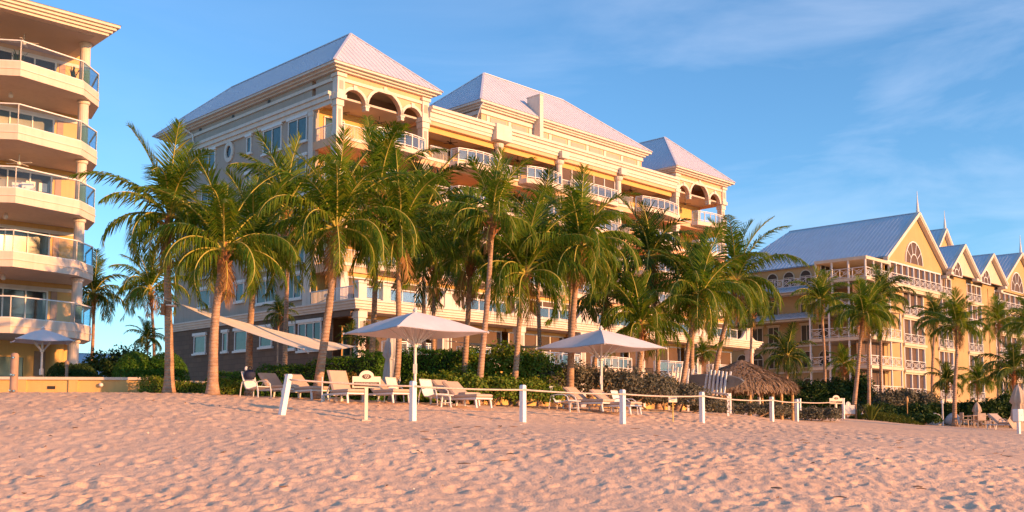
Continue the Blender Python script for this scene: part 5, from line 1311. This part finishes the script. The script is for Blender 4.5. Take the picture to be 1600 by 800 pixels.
# ---- shade sails
def sail(label, A_, B_, C_, sag, m='sail', n=18):
    A_, B_, C_ = Vector(A_), Vector(B_), Vector(C_); b_ = MB(); idx = {}; vs = []
    for i in range(n+1):
        for j in range(n+1-i):
            u, v = i/n, j/n; w = 1-u-v; p = A_*w+B_*u+C_*v
            pull = 1-.10*(27*u*v*w)*0; e = 4*(u*v+v*w+u*w)/1.333
            c = (A_+B_+C_)/3; p = p+(c-p)*.10*(4*u*w*(v < 1e-6 or 1)*(1-v)**2*.5+4*v*w*(1-u)**2*.5+4*u*v*(1-w)**2*.5)
            idx[i, j] = len(vs); vs.append(p+Vector((0, 0, -sag*e)))
    fs = []
    for i in range(n):
        for j in range(n-i):
            fs.append((idx[i, j], idx[i+1, j], idx[i, j+1]))
            if (i+1, j+1) in idx and i+j+2 <= n: fs.append((idx[i+1, j], idx[i+1, j+1], idx[i, j+1]))
    t = thing('shade_sail', label, 'shade sail', A_); nv = len(vs); vs = [v-A_ for v in vs]
    b_.add(vs+[v-Vector((0, 0, .012)) for v in vs], fs+[tuple(i+nv for i in f[::-1]) for f in fs]); b_.build('cloth', M[m], t, smooth=True)
    for q, o in ((A_, A_-(B_+C_)/2), (B_, B_-(A_+C_)/2), (C_, C_-(A_+B_)/2)):
        k = MB(); d = o.normalized()*.7; k.tube([q-A_, q-A_+d], .018, 5); k.lathe(tuple(q-A_), [(.03,-.03),(.04,0),(.03,.03)], 8); k.build('corner_rope', M['rope'], t)
    return t
sail('long pale shade sail slung low between the left palm and the umbrella palms', P(272, 472, 35.4), P(556, 541, 41.0), P(474, 546, 33.6), .16)
sail('second thinner shade sail stretched behind the palms between both umbrellas', P(712, 534, 44), P(852, 541, 39.6), P(790, 545, 42), .04)
st2 = MB(); k = G(261, 35.5)
t = thing('palm_strap', 'metal strap box fixed to the leftmost palm trunk holding the shade sail', 'bracket', P(262, 480, 35.25)); b_ = MB(); b_.box(-.20, -.08, -.12, .06, -.28, .12); b_.build('box', M['brownwood'], t)
b_ = MB(); b_.tube([(.2*math.cos(2*math.pi*i/14), .2*math.sin(2*math.pi*i/14)+.22, .08) for i in range(15)], .035, 6); b_.build('strap', M['sling'], t)
# ---- thatched hut
hc = at(1160, 52.5); hc.z = P(1160, 609, 51).z-1.30
hut = thing('thatched_hut', 'open beach hut with a shaggy grey-brown thatched roof on wooden posts', 'hut', hc, R(22))
rx, ry, ze, za = 2.6, 1.7, 1.66, 2.85
rng_ = np.random.RandomState(5); V_ = []; Fc = []; nn = 15000; c_ = 0
base_c = MB(); n = 36
prof = [(0.10, za-.12), (.5, za-(za-ze)*.42), (.96, ze+.10), (.93, ze-.02), (.45, za-(za-ze)*.55), (.05, za-.3)]
vs = [];
for r, z in prof:
    for i in range(n):
        a = 2*math.pi*i/n; e = (abs(math.cos(a))**4+abs(math.sin(a))**4)**-.25; vs.append((rx*r*e*math.cos(a), ry*r*e*math.sin(a), z))
fs = []
for i in range(len(prof)-1): fs += [(i*n+j, i*n+(j+1) % n, (i+1)*n+(j+1) % n, (i+1)*n+j) for j in range(n)]
fs += [tuple(range(n))]
base_c.add(vs, fs); base_c.build('roof_core', mat('thatch_core', (.16,.11,.08), .95, var=.3, vscale=8), hut)
u = rng_.random(nn)**.55; a = rng_.random(nn)*2*np.pi; u = np.where(rng_.random(nn) < .28, .97+.05*rng_.random(nn), u)
e = (np.abs(np.cos(a))**4+np.abs(np.sin(a))**4)**-.25
dirv = np.stack([rx*e*np.cos(a), ry*e*np.sin(a)], 1)
zr = za-(za-ze)*u*(1.0-.12*(1-u))
p0 = np.c_[dirv*u[:, None], zr+.03+.06*rng_.random(nn)]
ln = .28+.25*rng_.random(nn); dl = np.linalg.norm(dirv, axis=1)
out_ = np.c_[dirv/dl[:, None]*.75, np.full(nn, -.55)]; out_[:, 2] -= np.where(u > .95, .45, 0); out_[:, :2] *= np.where(u > .95, .45, 1)[:, None]; out_ += rng_.normal(0, .22, (nn, 3))
sd2 = np.c_[-np.sin(a), np.cos(a), np.zeros(nn)]*(.022+.02*rng_.random((nn, 1)))
p1 = p0+out_*ln[:, None]
th_v = np.stack([p0-sd2, p0+sd2, p1+sd2*.5, p1-sd2*.5], 1).reshape(-1, 3)
fastmesh('thatch', th_v, np.arange(nn*4).reshape(nn, 4), M['thatch'], hut)
for x, y in ((-2.3,-1.4),(-.5,-1.45),(1.0,-1.45),(1.6,-1.42),(2.35,-1.4),(-2.3,1.4),(0,1.45),(2.35,1.4)):
    b_ = MB(); b_.tube([(x*.93,y*.93,-1.5),(x*.93,y*.93,ze+.02)], .075, 8); b_.build('post', M['oak'], hut)
b_ = MB(); b_.beam((-2.1,-1.3,ze-.02), (2.1,-1.3,ze-.02), .12); b_.build('beam', M['oak'], hut); b_ = MB(); b_.beam((-2.1,1.3,ze-.02), (2.1,1.3,ze-.02), .12); b_.build('beam', M['oak'], hut)
# ---- paddleboard rack with one board
rk = at(1120, 46.2); A0 = P(1043, 604, 45.0); A1 = P(1144, 610, 47.0)
rack = thing('board_rack', 'rack of slanted white rods for paddleboards behind the scrub', 'rack', rk, 0)
def rel(p): return tuple(Vector(p)-rk)
for i, (x0, y0, x1, y1, d) in enumerate([(1043,603,1044,586,45.4),(1048,603,1051,570,45.4),(1055,602,1059,574,45.4),(1060,607,1064,574,45.4),(1067,601,1070,575,45.4),(1073,607,1076,576,45.4),(1081,585,1083,577,46.8),
                                          (1101,610,1105,585,45.64),(1107,616,1111,578,45.43),(1113,614,1117,579,45.22),(1119,620,1123,579,45.01),(1125,618,1129,580,44.80),(1131,617,1135,581,44.59),(1140,591,1142,581,46.8)]):
    b_ = MB(); b_.beam(rel(P(x0, y0, d)), rel(P(x1, y1, d+.25)), .075, .075); b_.build('rod', M['vinyl'], rack)
b_ = MB(); b_.beam(rel(P(1098, 611, 45.7)), rel(P(1140, 617, 44.22)), .12, .09); b_.build('rail', M['vinyl'], rack)
b_ = MB(); b_.beam(rel(P(1043, 603, 45.5)), rel(P(1078, 606, 45.5)), .10, .09); b_.build('rail', M['vinyl'], rack)
for x, d in ((1101, 45.6), (1137, 44.32), (1141, 46.6), (1075, 45.6), (1045, 45.6)):
    p = P(x, 615, d); b_ = MB(); b_.beam(rel((p.x, p.y, p.z+.02)), rel((p.x, p.y, gz(p.x, p.y)-.1)), .09); b_.build('leg', M['vinyl'], rack)
bl, br_ = P(1074, 598, 47.3), P(1163, 602, 44.2)
bd = thing('paddleboard', 'grey paddleboard with blue brush marks lying on its edge in the rod rack', 'paddleboard', (bl+br_)/2, math.atan2((br_-bl).y, (br_-bl).x))
L_ = (br_-bl).length; ol = []
for s in np.linspace(0, 1, 25): ol.append((-L_/2+L_*s, .37*min(1, (1-s)*2.6)**.55*(.93+.07*min(1, s*5)) if s < 1 else 0))
poly = ol+[(x, -y) for x, y in ol[::-1][1:]]
tl_ = R(-6)
b_ = MB(); b_.prism([(x, z+.10-.02*x) for x, z in poly], -.06, .05, 'y'); b_.xform(Matrix.Rotation(R(10), 4, 'X')); b_.build('deck', M['board'], bd)
b_ = MB()
for pts_ in ([(-.25,-.22),(.05,.05),(.22,.24)], [(.1,-.2),(.22,.0),(.3,.2)], [(-.05,-.02),(.2,.06),(.5,.05)], [(.32,-.15),(.45,.08),(.62,.2)], [(.45,-.16),(.5,-.05),(.42,.05)], [(.3,.1),(.5,.16),(.66,.24)]):
    for q, r_ in zip(pts_, pts_[1:]): b_.beam((q[0]+.15, -.064, q[1]+.10), (r_[0]+.15, -.064, r_[1]+.10), .05, .008, up=(0, 1, 0))
b_.xform(Matrix.Rotation(R(10), 4, 'X')); b_.build('brush_marks', M['blue'], bd)
b_ = MB(); b_.prism([(.86+.06*math.cos(2*math.pi*k/12), .10+.045*math.sin(2*math.pi*k/12)) for k in range(12)], -.068, -.061, 'y'); b_.xform(Matrix.Rotation(R(10), 4, 'X')); b_.build('handle_patch', M['dark'], bd)
# ---- left terrace: wall, shower post, seats
wa, wb = P(-120, 600, 36.4), P(232, 600, 37.2)
d_ = wb-wa; Lw = math.hypot(d_.x, d_.y); zg = 2.55
gwt = thing('garden_wall', 'low cream garden wall with coping and pilasters along the left of the sand', 'wall', (wa.x, wa.y, zg), math.atan2(d_.y, d_.x))
b_ = MB(); b_.box(0, Lw, -.1, .2, -.6, .50); b_.build('wall', M['yellow'], gwt); b_ = MB(); b_.box(-.1, Lw+.1, -.2, .32, .50, .60); b_.build('coping', M['pale'], gwt)
for x in (3.3, 5.1, 6.9): b_ = MB(); b_.box(x, x+.32, -.16, -.101, -.6, .497); b_.build('pilaster', M['yellow'], gwt)
b_ = MB(); b_.box(4.35, 4.62, -.125, -.102, .16, .27); b_.build('wall_vent', M['dark'], gwt)
b_ = MB(); b_.lathe((6.25, -.17, .30), [(.03,-.06),(.08,-.02),(.08,.06),(.03,.09)], 10); b_.build('wall_light', M['white'], gwt)
w2a, w2b = P(262, 590, 44), P(344, 590, 46)
d2 = w2b-w2a; g2 = thing('garden_wall', 'short plain cream wall behind the sail palm trunk', 'wall', (w2a.x, w2a.y, 2.3), math.atan2(d2.y, d2.x)); b_ = MB(); b_.box(0, math.hypot(d2.x, d2.y), -.1, .15, -.6, .95); b_.build('wall', M['cream'], g2); b_ = MB(); b_.box(-.05, math.hypot(d2.x, d2.y)+.05, -.16, .21, .95, 1.04); b_.build('coping', M['pale'], g2)
tp_ = MB(); tp_.box(-45, -14, 37.2, 60, 2.2, 2.62); tag(tp_.build('terrace', M['paving']), kind='structure')
t = thing('shower_post', 'round taupe beach shower post with metal taps by the low wall', 'shower', at(19.5, 34.6), 0)
b_ = MB(); b_.lathe((0,0,0), [(.135,-.1),(.13,.02),(.125,1.30),(.10,1.36),(.03,1.38)], 16); b_.build('shaft', M['taupe'], t, smooth=False)
for z, x in ((1.20, .03), (.62, -.03), (.60, .06), (.08, -.05), (.06, .09)):
    b_ = MB(); b_.lathe((x, -.14, z), [(.02,-.03),(.045,-.015),(.045,.03),(.02,.045)], 8); b_.build('tap', M['steel'], t)
p = P(40, 585, 40.5); t = thing('terrace_sofa', 'brown wicker sofa seen end-on behind the low wall', 'sofa', (p.x, p.y, 2.62), R(30))
b_ = MB(); b_.prism([(-.6,0),(.6,0),(.6,.80),(.45,.78),(-.6,.5)], -.4, .4, 'y'); b_.build('body', M['brownwood'], t); b_ = MB(); b_.pad(-.5, .4, -.35, .35, .58, .66); b_.xform(Matrix.Rotation(R(-13), 4, 'Y')); b_.build('cushion', M['beige_canvas'], t)
p = P(105, 560, 41); t = thing('wall_lamp_post', 'short taupe lamp post rising from the dark oval bush', 'lamp', (p.x, p.y, 2.62), 0); b_ = MB(); b_.tube([(0,0,0),(0,0,1.15)], .06, 8); b_.build('post', M['taupe'], t); b_ = MB(); b_.lathe((0,0,1.15), [(.07,0),(.09,.04),(.09,.2),(.03,.26)], 10); b_.build('lamp_head', M['taupe'], t)
# ---- things at the right edge
def boulder(label, px, d, r, seed):
    rg = random.Random(seed); bm = bmesh.new(); bmesh.ops.create_icosphere(bm, subdivisions=3, radius=r)
    for v in bm.verts:
        n_ = v.co.normalized(); v.co *= 1+.07*math.sin(n_.x*4+seed)*math.cos(n_.y*3)+.05*math.sin(n_.z*5+seed*2)+rg.uniform(-.012, .012); v.co.z *= .95
    me = bpy.data.meshes.new('boulder'); bm.to_mesh(me); bm.free(); me.materials.append(M['boulder']); me.polygons.foreach_set('use_smooth', [True]*len(me.polygons))
    o = bpy.data.objects.new('boulder', me); COL.objects.link(o); o.location = at(px, d, r*.55); tag(o, label, 'boulder', 'pale rounded boulders')
import bmesh
boulder('pale rounded boulder behind the palm with the full round crown', 1489, 61, .50, 1)
boulder('pale rounded boulder half behind low leafy shrubs left of the lamp bollard', 1461, 61, .46, 2)
t = thing('lamp_bollard', 'thin white lamp bollard between the two pale boulders', 'lamp', at(1473, 59.5), 0); b_ = MB(); b_.tube([(0,0,-.1),(0,0,1.30)], .05, 8); b_.build('post', M['grey_canvas'], t); b_ = MB(); b_.lathe((0,0,1.30), [(.05,0),(.10,.03),(.09,.16),(.03,.22)], 10); b_.build('lamp_head', M['white'], t)
t = thing('draped_cover', 'small peaked white cover standing beside the spiky lily', 'cover', at(1347.5, 58.5), .3); b_ = MB(); b_.lathe((0,0,0), [(.26,-.05),(.24,.08),(.17,.22),(.08,.34),(.02,.40)], 9); b_.build('cloth', M['canvas'], t); b_ = MB(); b_.tube([(0,0,.36),(0,0,.50)], .02, 6); b_.build('peak', M['taupe'], t)
t = thing('garden_torch', 'small wooden garden torch in the green shrubs', 'torch', at(1418, 59), 0); b_ = MB(); b_.tube([(0,0,-.1),(0,0,1.2)], .025, 6); b_.build('pole', M['oak'], t); b_ = MB(); b_.lathe((0,0,1.2), [(.04,0),(.085,.12),(.08,.3),(.03,.4)], 8); b_.build('bowl', M['oak'], t)
def dchair(label, px, d, rz):
    t = thing('dining_chair', label, 'chair', at(px, d), rz, 'taupe chairs round the beach table')
    b_ = MB(); b_.pad(-.22, .24, -.23, .23, .40, .46, .02); b_.build('seat', M['beige_canvas'], t); b_ = MB(); b_.pad(-.27, -.22, -.23, .23, .44, .86, .02); b_.build('backrest', M['beige_canvas'], t)
    for x in (-.22, .21):
        for y in (-.21, .21): l = MB(); l.beam((x, y, .41), (x*1.1, y*1.05, -.02), .04); l.build('leg', M['beige_canvas'], t)
    a_ = MB()
    for y in (-.25, .25): a_.tube([(-.24,y,.64),(.2,y,.64),(.23,y,.40)], .018, 6)
    a_.build('armrests', M['beige_canvas'], t); return t
D1 = dchair('taupe chair at the left end of the beach table', 1509, 59.3, 0)
dup(D1, at(1549, 59.3), math.pi, 'taupe chair at the right end of the beach table'); dup(D1, at(1531, 58.6), math.pi/2, 'taupe chair with its back to the sea in front of the beach table')
t = thing('beach_table', 'taupe table among the chairs below the small folded umbrella', 'table', at(1530, 59.6), 0); b_ = MB(); b_.pad(-.55, .55, -.4, .4, .68, .73, .02); b_.build('top', M['beige_canvas'], t)
for x in (-.48, .48):
    for y in (-.33, .33): l = MB(); l.beam((x, y, .68), (x, y, -.02), .05); l.build('leg', M['beige_canvas'], t)
lz = sunbed('beige sling lounger with looped arms near the right edge of the sand', 1570, 55, FT(24), 'loungers by the white box')
for y in (-.36, .36): a_ = MB(); a_.tube([(-.15,y,.3),(-.05,y,.58),(.25,y,.62),(.45,y,.5),(.42,y,.3),(.3,y,.28)], .025, 6); a_.build('arm', M['beige_canvas'], lz)
p = at(1597, 53); t = thing('tilted_parasol', 'beige parasol tipped on its side on the sand behind the white box', 'umbrella', p, .4)
b_ = MB(); cs_ = []; n = 8
v = [(0, 0, .55)]+[(.25+.05*(i % 2), .95*math.cos(2*math.pi*i/n), .55+.62*math.sin(2*math.pi*i/n)) for i in range(n)]; v = [(-.0, 0, .62)]+[(.42, y, z) for _, y, z in v[1:]]
b_.add(v+[(x+.02, y, z) for x, y, z in v], [(0, 1+i, 1+(i+1) % n) for i in range(n)]+[(n+1, n+2+(i+1) % n, n+2+i) for i in range(n)]); b_.xform(Matrix.Rotation(R(-115), 4, 'Z')); b_.build('canopy', M['beige_canvas'], t)
b_ = MB(); b_.tube([(0,0,.62),(.6,-1.2,.1)], .025, 6); b_.build('pole', M['white'], t)
# ---- a few things left out on the apartment balconies
for lab, px, py, d, z, sd2 in (('bushy potted plant on the top left balcony of the apartment block', 29, 85, 52.6, 18.67, 41), ('spindly potted plant at the column end of the top apartment balcony', 114, 108, 55.2, 18.67, 42)):
    p = P(px, py, d); t = blades('potted_plant', lab, 'plant', Vector((p.x, p.y, z+EYE)), 26, .95, .035, 'bushdark', sd2, lean=.8)
    for ch in t.children: ch.location = (0, 0, .38)
    b_ = MB(); b_.lathe((0,0,0), [(.15,0),(.20,.3),(.22,.40),(.19,.41)], 12); b_.build('pot', M['taupe'], t)
for lab, px in (('left white chair on the middle apartment balcony', 29), ('right white chair on the middle apartment balcony', 44)):
    p = P(px, 290, 53.2); dup(C1, Vector((p.x, p.y, 12.02+EYE)), FT(30), lab)['group'] = 'chairs on the apartment balcony'
# ---- shells and bits of coral on the sand
rg = random.Random(3); b_ = MB()
for i in range(170):
    d = 14*(34/14)**rg.random(); px = rg.uniform(-20, 1620); p = at(px, d); s = rg.uniform(.012, .04)*(1.4 if rg.random() < .12 else 1)
    v = [(p.x+s*rg.uniform(-1, 1), p.y+s*rg.uniform(-1, 1), p.z+.02+s*rg.uniform(-.2, .9)) for _ in range(6)]
    b_.add(v, [(0,1,2),(0,2,3),(0,3,4),(1,2,5),(2,3,5),(3,4,5),(0,4,5),(0,5,1)])
tag(b_.build('shell_litter', M['pale']), kind='stuff')
b_ = MB()
for i in range(90):
    d = 15*(33/15)**rg.random(); px = rg.uniform(-20, 1620); p = at(px, d); a = rg.uniform(0, 6.28); L = rg.uniform(.04, .14)
    q = [p+Vector((math.cos(a)*L*(k-1)+rg.uniform(-.02, .02), math.sin(a)*L*(k-1)+rg.uniform(-.02, .02), .03+rg.uniform(0, .025))) for k in range(3)]
    b_.tube(q, [.006, .012, .005], 4)
tag(b_.build('seaweed_scraps', M['brownwood']), kind='stuff')
